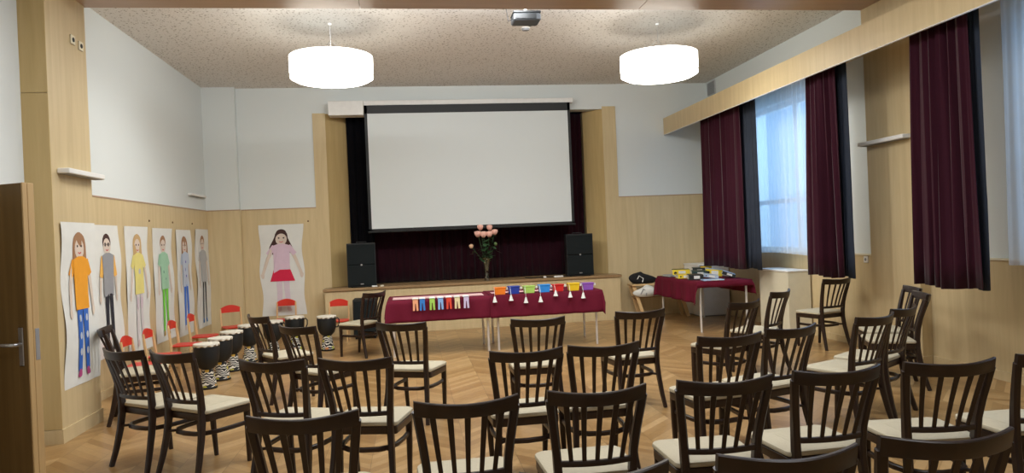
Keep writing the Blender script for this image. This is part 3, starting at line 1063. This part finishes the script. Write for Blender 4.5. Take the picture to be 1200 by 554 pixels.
def figure(w, h, hair, hairlen, shirt, legs, shoes, skirt=None, sleeves=None, glasses=False, legcol=None, smile=True, arm=0.16, marks=None, legw=.10, cx_=None, vest=None, bare=False):
    c = cx_ or w / 2
    S_ = []
    H = h * 0.90
    b = h * 0.045
    head = b + H * 0.89
    hr, hv = w * .135, H * .072
    neck = b + H * .815
    hip = b + H * .47
    knee = b + H * .25
    sh = w * .195
    # hair behind
    if hairlen > 0:
        yb = head - H * hairlen
        S_.append((hair, blob([(c - hr * 1.35, yb), (c - hr * 1.45, head - hv), (c - hr * 1.25, head + hv * .8), (c, head + hv * 1.45), (c + hr * 1.25, head + hv * .8), (c + hr * 1.5, head - hv), (c + hr * 1.5, yb), (c + hr * .6, yb + H * .04), (c - hr * .5, yb + H * .04)])))
    else:
        S_.append((hair, ell(c, head + hv * .35, hr * 1.12, hv * 1.05)))
    S_.append((SKIN, strip([(c, head - hv), (c, neck)], hr * .8)))
    S_.append((SKIN, ell(c, head - hv * .15, hr, hv * 1.0)))
    for s in (-1, 1):
        S_.append((OUTL, ell(c + s * hr * .42, head + hv * .1, hr * .17, hr * .13, 8)))
        if glasses:
            S_.append((OUTL, strip([(c + s * hr * .1, head + hv * .1), (c + s * hr * .42, head + hv * .32), (c + s * hr * .8, head + hv * .1), (c + s * hr * .42, head - hv * .12), (c + s * hr * .1, head + hv * .1)], hr * .1)))
    S_.append(((0.55, 0.12, 0.12), strip([(c - hr * .35, head - hv * .5), (c, head - hv * .62), (c + hr * .35, head - hv * .5)], hr * .14)))
    # arms
    slv = sleeves or shirt
    for s in (-1, 1):
        sx_ = c + s * sh
        ex, hx_ = c + s * (sh + w * arm * .55), c + s * (sh + w * arm)
        S_.append((SKIN, strip([(sx_, neck - H * .03), (ex, neck - H * .17), (hx_, hip - H * .02)], [w * .10, w * .08, w * .06])))
        S_.append((SKIN, blob([(hx_ - w * .035, hip - H * .01), (hx_ - w * .03, hip - H * .05), (hx_, hip - H * .065), (hx_ + w * .03, hip - H * .05), (hx_ + w * .035, hip - H * .01)])))
        S_.append((slv, strip([(sx_ - s * w * .03, neck - H * .02), (ex - s * w * .0, neck - H * (.19 if sleeves else .12))], [w * .13, w * .11])))
    # legs
    for s in (-1, 1):
        lx = c + s * w * .078
        fx = lx + s * w * .03
        lc = legcol if legcol else legs
        S_.append((lc, strip([(lx, hip + H * .01), (lx + s * w * .01, knee), (fx, b + H * .045)], [w * (legw + .03), w * legw, w * legw * .8])))
        S_.append((shoes, blob([(fx - w * .035, b + H * .05), (fx + s * w * .01, b + H * .055), (fx + w * .035, b + H * .04), (fx + s * w * .06, b + H * .01), (fx + s * w * .01, b), (fx - s * w * .04, b + H * .012)] if s > 0 else
                          [(fx + w * .035, b + H * .05), (fx - w * .01, b + H * .055), (fx - w * .035, b + H * .04), (fx - w * .06, b + H * .01), (fx - w * .01, b), (fx + w * .04, b + H * .012)])))
    # torso
    S_.append((shirt, [(c - sh * 1.05, neck - H * .01), (c - hr * .5, neck + H * .012), (c + hr * .5, neck + H * .012), (c + sh * 1.05, neck - H * .01), (c + sh * .92, hip + H * .10), (c + sh * .98, hip - H * .01), (c - sh * .98, hip - H * .01), (c - sh * .92, hip + H * .10)]))
    if skirt:
        S_.append((skirt, [(c - sh * .95, hip + H * .04), (c + sh * .95, hip + H * .04), (c + sh * 1.45, hip - H * .10), (c - sh * 1.45, hip - H * .10)]))
    for col, x, y, r1, r2 in (marks or []):
        S_.append((col, ell(c + x * w, b + H * y, r1 * w, r2 * w, 9)))
    return S_


HBR, HBL, HDK = (0.34, 0.18, 0.09), (0.55, 0.37, 0.17), (0.06, 0.025, 0.02)
BLU = (0.05, 0.13, 0.45)
holes = [((0.55, 0.6, 0.66), sx_ * .09, y, .030, .050) for sx_ in (-1, 1) for y in (.40, .28, .17)]
# seen from the hall, "left to right" along the left wall runs towards +y
drawing('drawing of a long-haired figure in orange shirt and patched jeans on the left pillar', (-2.90, 6.40, .42), (0, 1, 0), .66, 1.41,
        figure(.66, 1.41, HBR, .20, (0.80, 0.34, 0.02), (0.03, 0.13, 0.50), (0.42, 0.06, 0.20), arm=.13, marks=holes, legw=.12), 1)
drawing('drawing of a figure with glasses, grey vest and orange sleeves, half behind the pillar', (XL + .02, 7.94, .42), (0, 1, 0), .70, 1.43,
        figure(.70, 1.43, HDK, 0, (0.30, 0.31, 0.33), (0.02, 0.02, 0.03), (0.05, 0.05, 0.05), sleeves=(0.80, 0.45, 0.10), glasses=True, arm=.12), 2)
drawing('drawing of a blonde figure in yellow shirt and pale lilac trousers', (XL + .02, 8.80, .34), (0, 1, 0), .72, 1.51,
        figure(.72, 1.51, HBL, .19, (0.74, 0.66, 0.22), (0.62, 0.56, 0.58), (0.6, 0.5, 0.5), arm=.17, legcol=(0.66, 0.62, 0.62), marks=[((0.60, 0.50, 0.56), s * .08, .38, .055, .11) for s in (-1, 1)] + [((0.5, 0.5, 0.52), 0.02, .66, .05, .05)]), 3)
drawing('drawing of a short-haired figure in mint shirt and bright green trousers', (XL + .02, 9.70, .34), (0, 1, 0), .74, 1.50,
        figure(.74, 1.50, HBR, 0, (0.34, 0.58, 0.40), (0.18, 0.62, 0.06), (0.45, 0.3, 0.1), arm=.12, marks=[((0.08, 0.2, 0.15), .05, .72, .02, .02), ((0.08, 0.2, 0.15), -.04, .63, .02, .03), ((0.2, 0.35, 0.3), .04, .56, .02, .02)]), 4)
drawing('drawing of a long-haired figure in pale blue shirt and blue trousers', (XL + .02, 10.62, .30), (0, 1, 0), .68, 1.53,
        figure(.68, 1.53, HBR, .13, (0.50, 0.57, 0.68), (0.06, 0.18, 0.62), (0.7, 0.6, 0.55), arm=.12, marks=[((0.12, 0.10, 0.45), .02, .72, .03, .03), ((0.12, 0.10, 0.45), -.03, .64, .03, .04), ((0.12, 0.10, 0.45), .04, .57, .03, .03)]), 5)
drawing('drawing of a short-haired figure in grey shirt with thin black trousers in the corner', (XL + .02, 11.52, .30), (0, 1, 0), .72, 1.55,
        figure(.72, 1.55, HBR, 0, (0.44, 0.45, 0.45), (0.015, 0.015, 0.02), (0.04, 0.15, 0.4), arm=.14, legw=.06, marks=[((0.30, 0.03, 0.05), .0, .66, .05, .06), ((0.02, 0.02, 0.02), .03, .60, .03, .05)]), 6)
fg = figure(.70, 1.53, HDK, .0, (0.66, 0.50, 0.60), (0.62, 0.52, 0.58), (0.6, 0.5, 0.5), skirt=(0.62, 0.015, 0.06), arm=.24, legcol=(0.66, 0.56, 0.62), legw=.13)
c7 = .35
H7 = 1.53 * .9
long_hair = [(HDK, blob([(c7 - .13, 1.02), (c7 - .21, 1.12), (c7 - .12, 1.30), (c7 - .07, 1.42), (c7, 1.45), (c7 + .07, 1.42), (c7 + .11, 1.30), (c7 + .20, 1.12), (c7 + .21, 1.00), (c7 + .09, 1.10), (c7, 1.14), (c7 - .09, 1.10)]))]
drawing('drawing of a dark-haired figure in lilac top and red skirt on the front wall', (-2.50, D - .02, .36), (1, 0, 0), .70, 1.53, long_hair + fg, 7)

for k, (x, y, z, lab) in enumerate(((XL + .02, 9.62, 1.93, 'tiny brown pin in the left wainscot between the yellow and green drawings'),
                                (XL + .02, 10.52, 1.93, 'tiny brown pin in the left wainscot between the green and blue drawings'),
                                (XL + .02, 11.42, 1.93, 'tiny brown pin in the left wainscot before the corner drawing'),
                                (-1.70, D - .02, 1.93, 'tiny brown pin beside the red-skirted drawing on the front wall'))):
    m = MB().lathe([(.014, 0), (.014, .004), (.007, .010)], 10, M=(Matrix.Rotation(PI / 2, 4, 'Y') if k < 3 else Matrix.Rotation(PI / 2, 4, 'X')))
    tag(m.build('wall_pin', colour('pin_brown_%d' % k, (0.15, 0.07, 0.03)), loc=(x, y, z)), lab, 'pin', 'pins in the wainscot')

# ------------------------------------------------------------------ tables
def cloth(x0, x1, y0, y1, z, drops, seed=0, amp=.012, n=46, thick=.003):
    """cloth over a rectangular top; drops = front, back, left, right"""
    rnd = random.Random(seed)
    p = [rnd.uniform(0, 6.28) for _ in range(6)]
    fr, bk, lf, rt = drops

    def fn(u, v):
        X = (x0 - lf) + (x1 - x0 + lf + rt) * u
        Y = (y0 - fr) + (y1 - y0 + fr + bk) * v
        cx_, cy_ = min(max(X, x0), x1), min(max(Y, y0), y1)
        dx, dy = X - cx_, Y - cy_
        d = math.hypot(dx, dy)
        if d < 1e-6:
            return (X, Y, z)
        k = min(1, d / .06)
        along = X if abs(dy) > abs(dx) else Y
        wv = amp * math.sin(along * 14 + p[0]) * d / .3 + amp * .6 * math.sin(along * 31 + p[1]) * d / .3
        out = .010 * k + .035 * d + wv + .004
        both = min(abs(dx), abs(dy))
        out += both * .25
        zz = z - max(0, d - .01) - both * .10
        return (cx_ + dx / d * out, cy_ + dy / d * out, zz)
    return MB().grid(fn, n, int(n * .8))


def table(name, lab, x0, x1, y0, y1, grp=None, inset=.06):
    r = thing(name, lab, 'table', ((x0 + x1) / 2, (y0 + y1) / 2, 0), 0, grp)
    hx, hy = (x1 - x0) / 2, (y1 - y0) / 2
    MB().bbox(-hx, hx, -hy, hy, .725, .746, .004).build('tabletop', CREAM, r)
    MB().box(-hx + .05, hx - .05, -hy + .05, -hy + .08, .69, .7245).box(-hx + .05, hx - .05, hy - .08, hy - .05, .69, .7245).build('apron', METAL, r)
    for sx_ in (-1, 1):
        for s2 in (-1, 1):
            MB().tube([(sx_ * (hx - inset), s2 * (hy - inset), 0), (sx_ * (hx - inset), s2 * (hy - inset), .724)], .0165, 12).build('leg', CHROME, r, smooth=True)
    return r


table('folding_table', 'long table under maroon cloth carrying the paper trousers', -.33, 1.05, 9.48, 10.28, 'tables under maroon cloths')
table('folding_table', 'long table under maroon cloth carrying the coloured boxes', 1.07, 2.56, 9.50, 10.34, 'tables under maroon cloths')
table('folding_table', 'table by the window under maroon cloth carrying the binders', 4.14, 4.98, 9.92, 11.62, 'tables under maroon cloths')
tag(cloth(-.335, 1.055, 9.475, 10.285, .750, (.30, .12, .20, .0), 1).build('tablecloth', MAROON, smooth=True, solid=.002), 'maroon cloth below the paper trousers, draped over the long table', 'tablecloth', 'maroon tablecloths')
tag(cloth(1.02, 2.57, 9.462, 10.345, .754, (.31, .14, .0, .12), 2).build('tablecloth', MAROON, smooth=True, solid=.002), 'maroon cloth below the coloured boxes, hanging over the table end', 'tablecloth', 'maroon tablecloths')
tag(cloth(4.135, 4.985, 9.915, 11.625, .751, (.10, .10, .33, .22), 3, amp=.02).build('tablecloth', MAROON, smooth=True, solid=.002), 'maroon cloth draped over the window-side table under the binders', 'tablecloth', 'maroon tablecloths')
# paper runners
PINKP = colour('pink_paper', (0.72, 0.46, 0.46))
tag(MB().box(-.27, .96, 9.62, 9.98, .7535, .7545).build('paper_runner', PINKP), 'pinkish paper strip on the table behind the paper trousers', 'paper')
tag(MB().box(1.08, 2.1, 9.75, 9.98, .7575, .7585).build('paper_runner', PINKP), 'pinkish paper strip on the table behind the coloured boxes', 'paper')

# paper trousers hanging over the front edge of the table
TR = [(.03, (0.85, 0.40, 0.22), 'peach'), (.12, (0.03, 0.20, 0.60), 'dark blue'), (.25, (0.35, 0.60, 0.10), 'green'), (.36, (0.25, 0.45, 0.80), 'light blue'),
      (.47, (0.70, 0.06, 0.03), 'red'), (.58, (0.78, 0.68, 0.40), 'cream'), (.70, (0.60, 0.52, 0.72), 'lavender')]
for i, (x, col, nm) in enumerate(TR):
    r = thing('paper_trousers', 'small %s paper trousers hanging over the maroon table edge' % nm, 'paper trousers', (x, 9.452, .753), 0, 'row of small paper trousers')
    y = 9.36 - 9.452 + .05
    MB().bbox(-.040, .040, -.03, .09, .001, .024, .006).build('waistband', WPAINT if i not in (0, 5) else PAPER, r)
    m = MB()
    m.box(-.034, .034, y - .004, y + .004, -.045, .012)
    for s in (-1, 1):
        m.sweep([(s * .018, y, -.04), (s * .024, y, -.14)], [(.030, .009), (.026, .007)])
    m.box(-.034, .034, y - .004, -.03, .0035, .012)
    m.build('trouser_legs', colour('paper_' + nm.replace(' ', '_'), col), r)

# coloured boxes with white tassels
BX = [(1.17, (0.85, 0.22, 0.02), 'orange'), (1.36, (0.02, 0.05, 0.35), 'navy blue'), (1.57, (0.42, 0.68, 0.14), 'light green'), (1.78, (0.03, 0.28, 0.78), 'sky blue'),
      (1.97, (0.62, 0.02, 0.02), 'red'), (2.19, (0.85, 0.58, 0.02), 'yellow'), (2.39, (0.28, 0.10, 0.50), 'purple')]
TX = [(-.09, -.09), (-.06, -.08), (-.07, -.12), (-.08, -.12), (-.06, -.05), (-.08, -.08), (-.10, -.10)]
for i, (x, col, nm) in enumerate(BX):
    r = thing('coloured_box', 'small %s open tub on the maroon table with a white tassel hanging down' % nm, 'tub', (x, 9.55, .758), 0, 'coloured tubs along the table edge')
    mm = colour('tub_' + nm.replace(' ', '_'), col, .4)
    z1 = .095 + .006 * (i % 2)
    a, b = .066, .077
    m = MB()
    m.loft([[Vector((sx_ * q, sy_ * q * .7, z)) for sx_, sy_ in ((-1, -1), (1, -1), (1, 1), (-1, 1))] for q, z in ((a, 0.0), (b, z1), (b - .005, z1), (a - .005, .006))])
    m.build('tub_body', mm, r)
    MB().loft([[Vector((sx_ * q, sy_ * q * .7, z)) for sx_, sy_ in ((-1, -1), (1, -1), (1, 1), (-1, 1))] for q, z in ((b + .001, z1 - .012), (b + .007, z1 - .008), (b + .007, z1), (b + .001, z1 + .002))]).build('rim', mm, r)
    tx, tz = TX[i]
    yy = -.148
    MB().tube([(tx * .9, -.05, z1 + .004), (tx * .95, -.085, z1 - .03), (tx, yy, .01), (tx, yy, tz + .07)], .0022, 5).build('string', WPAINT, r)
    MB().lathe([(.010, .075), (.014, .06), (.022, .03), (.032, .0)], 12, M=Matrix.Translation((tx, yy, tz))).build('tassel', PAPER, r, smooth=True)
    MB().bbox(b + .010, b + .034, -.03, -.012, .055, .088, .004).build('peg', WPAINT, r)

# ------------------------------------------------------------------ binders on the window-side table
YEL, BLK, BLW, GRN, LBL = (0.80, 0.62, 0.04), (0.02, 0.025, 0.025), (0.42, 0.52, 0.66), (0.02, 0.05, 0.045), (0.45, 0.60, 0.85)


def binder(lab, x, y, z, rz, tilt, spine, cover, w=.28, l=.32, t=.06, lean=0.0):
    """lever-arch file: covers, spine towards -y, label"""
    r = thing('ring_binder', lab, 'binder', (x, y, z), rz, 'binders on the window-side table')
    r.rotation_euler = (lean, tilt, rz)
    r.location.z += (l / 2) * math.sin(lean) + (w / 2) * abs(math.sin(tilt))
    cm, sm = colour('binder_cover', cover, .45), colour('binder_spine', spine, .45)
    MB().bbox(-w / 2, w / 2, -l / 2, l / 2, 0, .004, .001).build('lower_cover', cm, r)
    MB().bbox(-w / 2, w / 2, -l / 2, l / 2, t - .004, t, .001).build('upper_cover', cm, r)
    MB().bbox(-w / 2, w / 2, -l / 2 - .003, -l / 2 + .002, 0, t, .001).build('spine', sm, r)
    MB().box(-w * .15, w * .25, -l / 2 - .0045, -l / 2 - .0032, t * .2, t * .8).build('spine_label', PAPER, r)
    MB().lathe([(t * .22, 0), (t * .22, .002)], 12, M=Matrix.Translation((-w * .33, -l / 2 - .003, t / 2)) @ Matrix.Rotation(PI / 2, 4, 'X')).build('finger_ring', BLACK, r)
    MB().box(-w / 2 + .01, w / 2 - .02, -l / 2 + .012, l / 2 - .02, .006, t - .008).build('paper_stack', PAPER, r)


binder('black ring binder with white spine label at the near corner of the binder table', 4.30, 10.40, .757, -.25, 0, BLK, BLK, .22, .28, .075)
binder('yellow ring binder lying on the long side of the binder table', 4.28, 10.78, .757, -.2, 0, YEL, YEL, .24, .30, .06)
binder('grey thin folder at the far end of the binder table', 4.28, 11.30, .757, .1, 0, (0.3, 0.33, 0.36), (0.3, 0.33, 0.36), .24, .28, .025)
binder('yellow binder with black cover at the back of the binder pile, nearest the bench', 4.42, 11.28, .757, -.3, 0, YEL, BLK, .28, .28, .11)
binder('dark green binder with white label in the middle of the binder table', 4.56, 10.86, .757, -.3, 0, GRN, GRN, .24, .30, .10)
binder('black binder beside the dark green one, topmost at the table middle', 4.72, 11.26, .757, -.3, 0, BLK, GRN, .20, .28, .125)
binder('yellow binder with pale blue cover in the middle of the binder pile', 4.80, 10.86, .757, -.35, .10, YEL, BLW, .26, .30, .10)
binder('light blue sheet folder at the front edge of the binder table', 4.42, 10.04, .757, -.1, 0, LBL, LBL, .30, .20, .015)
binder('pale blue binder sloping beside the black labelled one', 4.56, 10.42, .757, -.35, .16, BLW, BLW, .22, .30, .045)
binder('orange-yellow binder at the window side of the pile', 4.86, 11.30, .800, -.3, 0, (0.80, 0.50, 0.03), BLK, .18, .28, .10)
binder('large black binder with blue-grey cover sloping down at the window side', 4.84, 10.40, .757, -.4, .34, BLK, BLW, .20, .32, .05)

# ------------------------------------------------------------------ cream covers under the windows
def cover(lab, y0, y1, matl, ex=0.0):
    r = thing('radiator_cover', lab, 'radiator cover', (5.28, (y0 + y1) / 2, 0), 0, 'box covers under the window')
    hy = (y1 - y0) / 2
    MB().bbox(-.17 - ex, .165, -hy, hy, .02, .88, .004).build('body', matl, r)
    MB().bbox(-.18 - ex, .165, -hy - .01, hy + .01, .882, .905, .004).build('top_panel', WPAINT, r)
    MB().bbox(-.16 - ex, .15, -hy + .01, hy - .01, 0.001, .02, .002).build('plinth', GREY, r)
    return r


cover('cream box cover under the far window beside the curtain', 9.12, 9.93, CREAM)
cover('off-white box cover in the corner behind the binder table', 11.66, 12.30, WPAINT, .22)

# ------------------------------------------------------------------ loudspeakers
def speaker(lab, x, y):
    r = thing('loudspeaker', lab, 'loudspeaker', (x, y, .786), 0, 'black loudspeakers on the stage')
    m = MB()
    m.loft([[Vector(p) for p in ((-.235, -.20, z), (.235, -.20, z), (.20, .14, z), (-.20, .14, z))] for z in (.012, .735)])
    m.build('cabinet', BLACK, r)
    MB().bbox(-.225, .225, -.214, -.201, .03, .37, .006).build('lower_grille', GRILLE, r)
    MB().bbox(-.225, .225, -.214, -.201, .378, .715, .006).build('upper_grille', GRILLE, r)
    MB().lathe([(.016, 0), (.016, .004)], 14, M=Matrix.Translation((0, -.214, .375)) @ Matrix.Rotation(PI / 2, 4, 'X')).build('badge', METAL, r)
    MB().box(-.025, .025, -.216, -.214, .05, .065).build('name_strip', METAL, r)
    for sx_ in (-.19, .19):
        for y_ in (-.16, .10):
            MB().lathe([(.018, 0), (.018, .013)], 10, M=Matrix.Translation((sx_ * .9, y_, 0))).build('rubber_foot', BLACK, r)
    MB().tube([(-.08, -.03, .735), (-.08, -.03, .755), (.08, -.03, .755), (.08, -.03, .735)], .008, 6).build('carry_handle', BLACK, r)


speaker('black loudspeaker on the stage below the left end of the screen', -.82, 12.22)
speaker('black loudspeaker on the stage below the right end of the screen', 2.91, 12.26)
r = thing('subwoofer', 'black cabinet standing on the floor at the stage front behind the lone chair', 'loudspeaker', (-.78, 11.66, 0))
MB().bbox(-.17, .20, -.17, .20, .03, .63, .01).build('cabinet', BLACK, r)
MB().bbox(-.155, .185, -.182, -.171, .06, .60, .005).build('front_grille', GRILLE, r)
for sx_ in (-.13, .16):
    for y_ in (-.13, .16):
        MB().lathe([(.02, 0), (.02, .03)], 10, M=Matrix.Translation((sx_, y_, 0))).build('rubber_foot', BLACK, r)
# small things on the stage edge
for lab, x, y, w, c in (('small white power adapter in front of the left loudspeaker', -.62, 12.0, .09, WPAINT),
                        ('small cream remote in front of the left loudspeaker', -.50, 12.01, .06, CREAM),
                        ('small white box on the stage left of the right loudspeaker', 2.28, 12.12, .05, WPAINT),
                        ('flat white cable box beside the right loudspeaker', 2.52, 12.10, .16, WPAINT)):
    tag(MB().bbox(-w / 2, w / 2, -.03, .03, 0.0005, .025, .004).build('stage_gadget', c, loc=(x, y, .785)), lab, 'gadget')
m = MB()
for k, (x, dx) in enumerate(((1.95, .3), (2.30, .35))):
    m.tube([(x, 12.2, .796), (x + dx * .3, 12.12, .796), (x + dx * .7, 12.18, .796), (x + dx, 12.11, .796), (x + dx * 1.2, 12.2, .796)], .008, 6)
tag(m.build('stage_cable', BLACK, smooth=True), 'black cable lying on the stage next to the right loudspeaker', 'cable')

# ------------------------------------------------------------------ vase of roses
VX, VY = 1.27, 12.07
v = thing('glass_vase', 'tall clear glass vase on the stage edge holding pink roses', 'vase', (VX, VY, .786))
MB().lathe([(.042, .001), (.045, .01), (.034, .10), (.036, .20), (.062, .34), (.085, .41), (.080, .41), (.057, .34), (.031, .20), (.029, .10), (.036, .02), (.01, .018)], 20, cap=True).build('vase_body', glass_mat('vase_glass', (0.80, 0.84, 0.82), .22), v, smooth=True)
MB().lathe([(.028, .02), (.027, .10), (.029, .18)], 16).build('vase_water', glass_mat('vase_water', (0.75, 0.8, 0.78), .08), v, smooth=True)


def rose(lab, dx, dz, dy, s=1.0, col=ROSE):
    r = thing('rose', lab, 'flower', (VX, VY, .786), 0, 'pink roses in the glass vase')
    top = Vector((dx, dy, dz))
    MB().tube([(dx * .05, dy * .05, .04), (dx * .12, dy * .12, .30), (dx * .6, dy * .6, .30 + (dz - .3) * .55), tuple(top)], .0045, 6).build('stem', LEAF, r, smooth=True)
    rnd = random.Random(int(dx * 1000 + dz * 77))
    m = MB()
    for ring, (n, rad, tilt, hh) in enumerate(((3, .016, .1, .060), (5, .030, .35, .055), (6, .042, .7, .045))):
        for k in range(n):
            a0 = k * 2 * PI / n + ring * .5 + rnd.uniform(-.1, .1)
            wid = 2 * PI / n * .62

            def fn(u, v_, a0=a0, wid=wid, rad=rad, tilt=tilt, hh=hh):
                a = a0 + (u - .5) * 2 * wid
                R3 = (.030, .042, .052)[ring] * s
                rr = R3 * math.sin(PI * (.10 + (.74 - .10 * ring) * v_))
                return (top.x + rr * math.cos(a), top.y + rr * math.sin(a), top.z - R3 + 1.75 * R3 * v_ * (1 - .18 * (2 * u - 1) ** 2) + .012 * (2 - ring))
            m.grid(fn, 5, 4)
    m.build('petals', col, r, smooth=True, solid=.0015)
    m = MB()
    for k in range(9):
        f = rnd.uniform(.15, .9)
        px, py, pz = dx * (.12 + .85 * f), dy * (.12 + .85 * f), .30 + (dz - .32) * f
        a = rnd.uniform(0, 6.28)
        L_, wd = rnd.uniform(.09, .15), rnd.uniform(.026, .042)
        d = Vector((math.cos(a), math.sin(a), rnd.uniform(-.35, .5))).normalized()
        sd = d.cross(Vector((0, 0, 1))).normalized()
        p0 = Vector((px, py, pz))
        pts = [p0 + d * (L_ * t) + sd * (wd * q) + Vector((0, 0, -.25 * t * t * L_)) for t, q in ((0, 0), (.3, .8), (.6, 1), (1, 0), (.6, -1), (.3, -.8))]
        m.poly(pts)
    m.build('rose_leaf', LEAF, r)


for lab, dx, dz, dy, s in (('pink rose at the top left of the bouquet', -.08, .92, .02, 1.0), ('pink rose at the top right of the bouquet', .08, .91, .02, 1.0),
                           ('pink rose at the left side of the bouquet head', -.13, .81, -.02, 1.15), ('pink rose just left of the bouquet middle', -.04, .80, -.07, 1.15),
                           ('pink rose just right of the bouquet middle', .06, .80, -.07, 1.1), ('pink rose at the right side of the bouquet head', .16, .83, 0, 1.05)):
    rose(lab, dx, dz, dy, s)
rose('pale small rosebud drooping out at the lower left of the bouquet', -.25, .60, -.02, .75, colour('pale_petal', (0.70, 0.45, 0.28)))
rose('greenish rosebud low at the right of the bouquet', .17, .62, .03, .6, colour('green_bud', (0.12, 0.2, 0.07)))

# ------------------------------------------------------------------ bench with bags by the front wall
b = thing('wooden_bench', 'low wooden bench with slanted pine legs by the front wall right of the stage', 'bench', (4.25, 12.02, 0))
MB().bbox(-.48, .55, -.16, .16, .575, .605, .006).build('seat', PINE, b)
MB().bbox(-.42, .50, -.12, .12, .36, .385, .005).build('shelf', STAGEWOOD, b)
for x in (-.38, .42):
    for s in (-1, 1):
        MB().sweep([(x + .10, s * .14, 0), (x - .06, s * .10, .573)], (.030, .060), side=(0, 1, 0)).build('leg', PINE, b)


def lump(name, lab, cat, loc, sx_, sy_, sz_, matl, seed, rough=.2, handles=True, hm=None):
    r = thing(name, lab, cat, loc)
    rnd = random.Random(seed)
    p = [rnd.uniform(0, 6.28) for _ in range(5)]
    rings = []
    n = 22
    for i in range(11):
        t = i / 10
        rr = math.sin(PI * min(1, .14 + t * .86)) ** .45 if t < 1 else .15
        rings.append([Vector((sx_ * rr * math.cos(2 * PI * k / n) * (1 + rough * .5 * math.sin(3 * 2 * PI * k / n + p[0] + 3 * t)),
                              sy_ * rr * math.sin(2 * PI * k / n) * (1 + rough * .5 * math.sin(2 * 2 * PI * k / n + p[1] + 2 * t)),
                              sz_ * t * (1 + rough * math.cos(2 * PI * k / n + p[2])) + .001)) for k in range(n)])
    MB().loft(rings).build('bag_body', matl, r, smooth=True)
    if handles:
        MB().tube([(-sx_ * .55, -sy_ * .7, sz_ * .3), (-sx_ * .35, -sy_ * .9, sz_ * .85), (-sx_ * .05, -sy_ * .85, sz_ * .55), (-sx_ * .15, -sy_ * 1.0, sz_ * .2)], .009, 6).build('strap', hm, r, smooth=True)
    return r


lump('black_bag', 'crumpled black bag with white straps on the wooden bench', 'bag', (3.99, 12.0, .606), .25, .13, .17, mat('black_cloth', (0.008, 0.008, 0.009), .9), 4, .22, True, WPAINT)
lump('white_bag', 'crumpled white cloth bag on the shelf of the wooden bench', 'bag', (4.00, 11.90, .386), .20, .15, .17, PAPER, 9, .25, True, GREY)
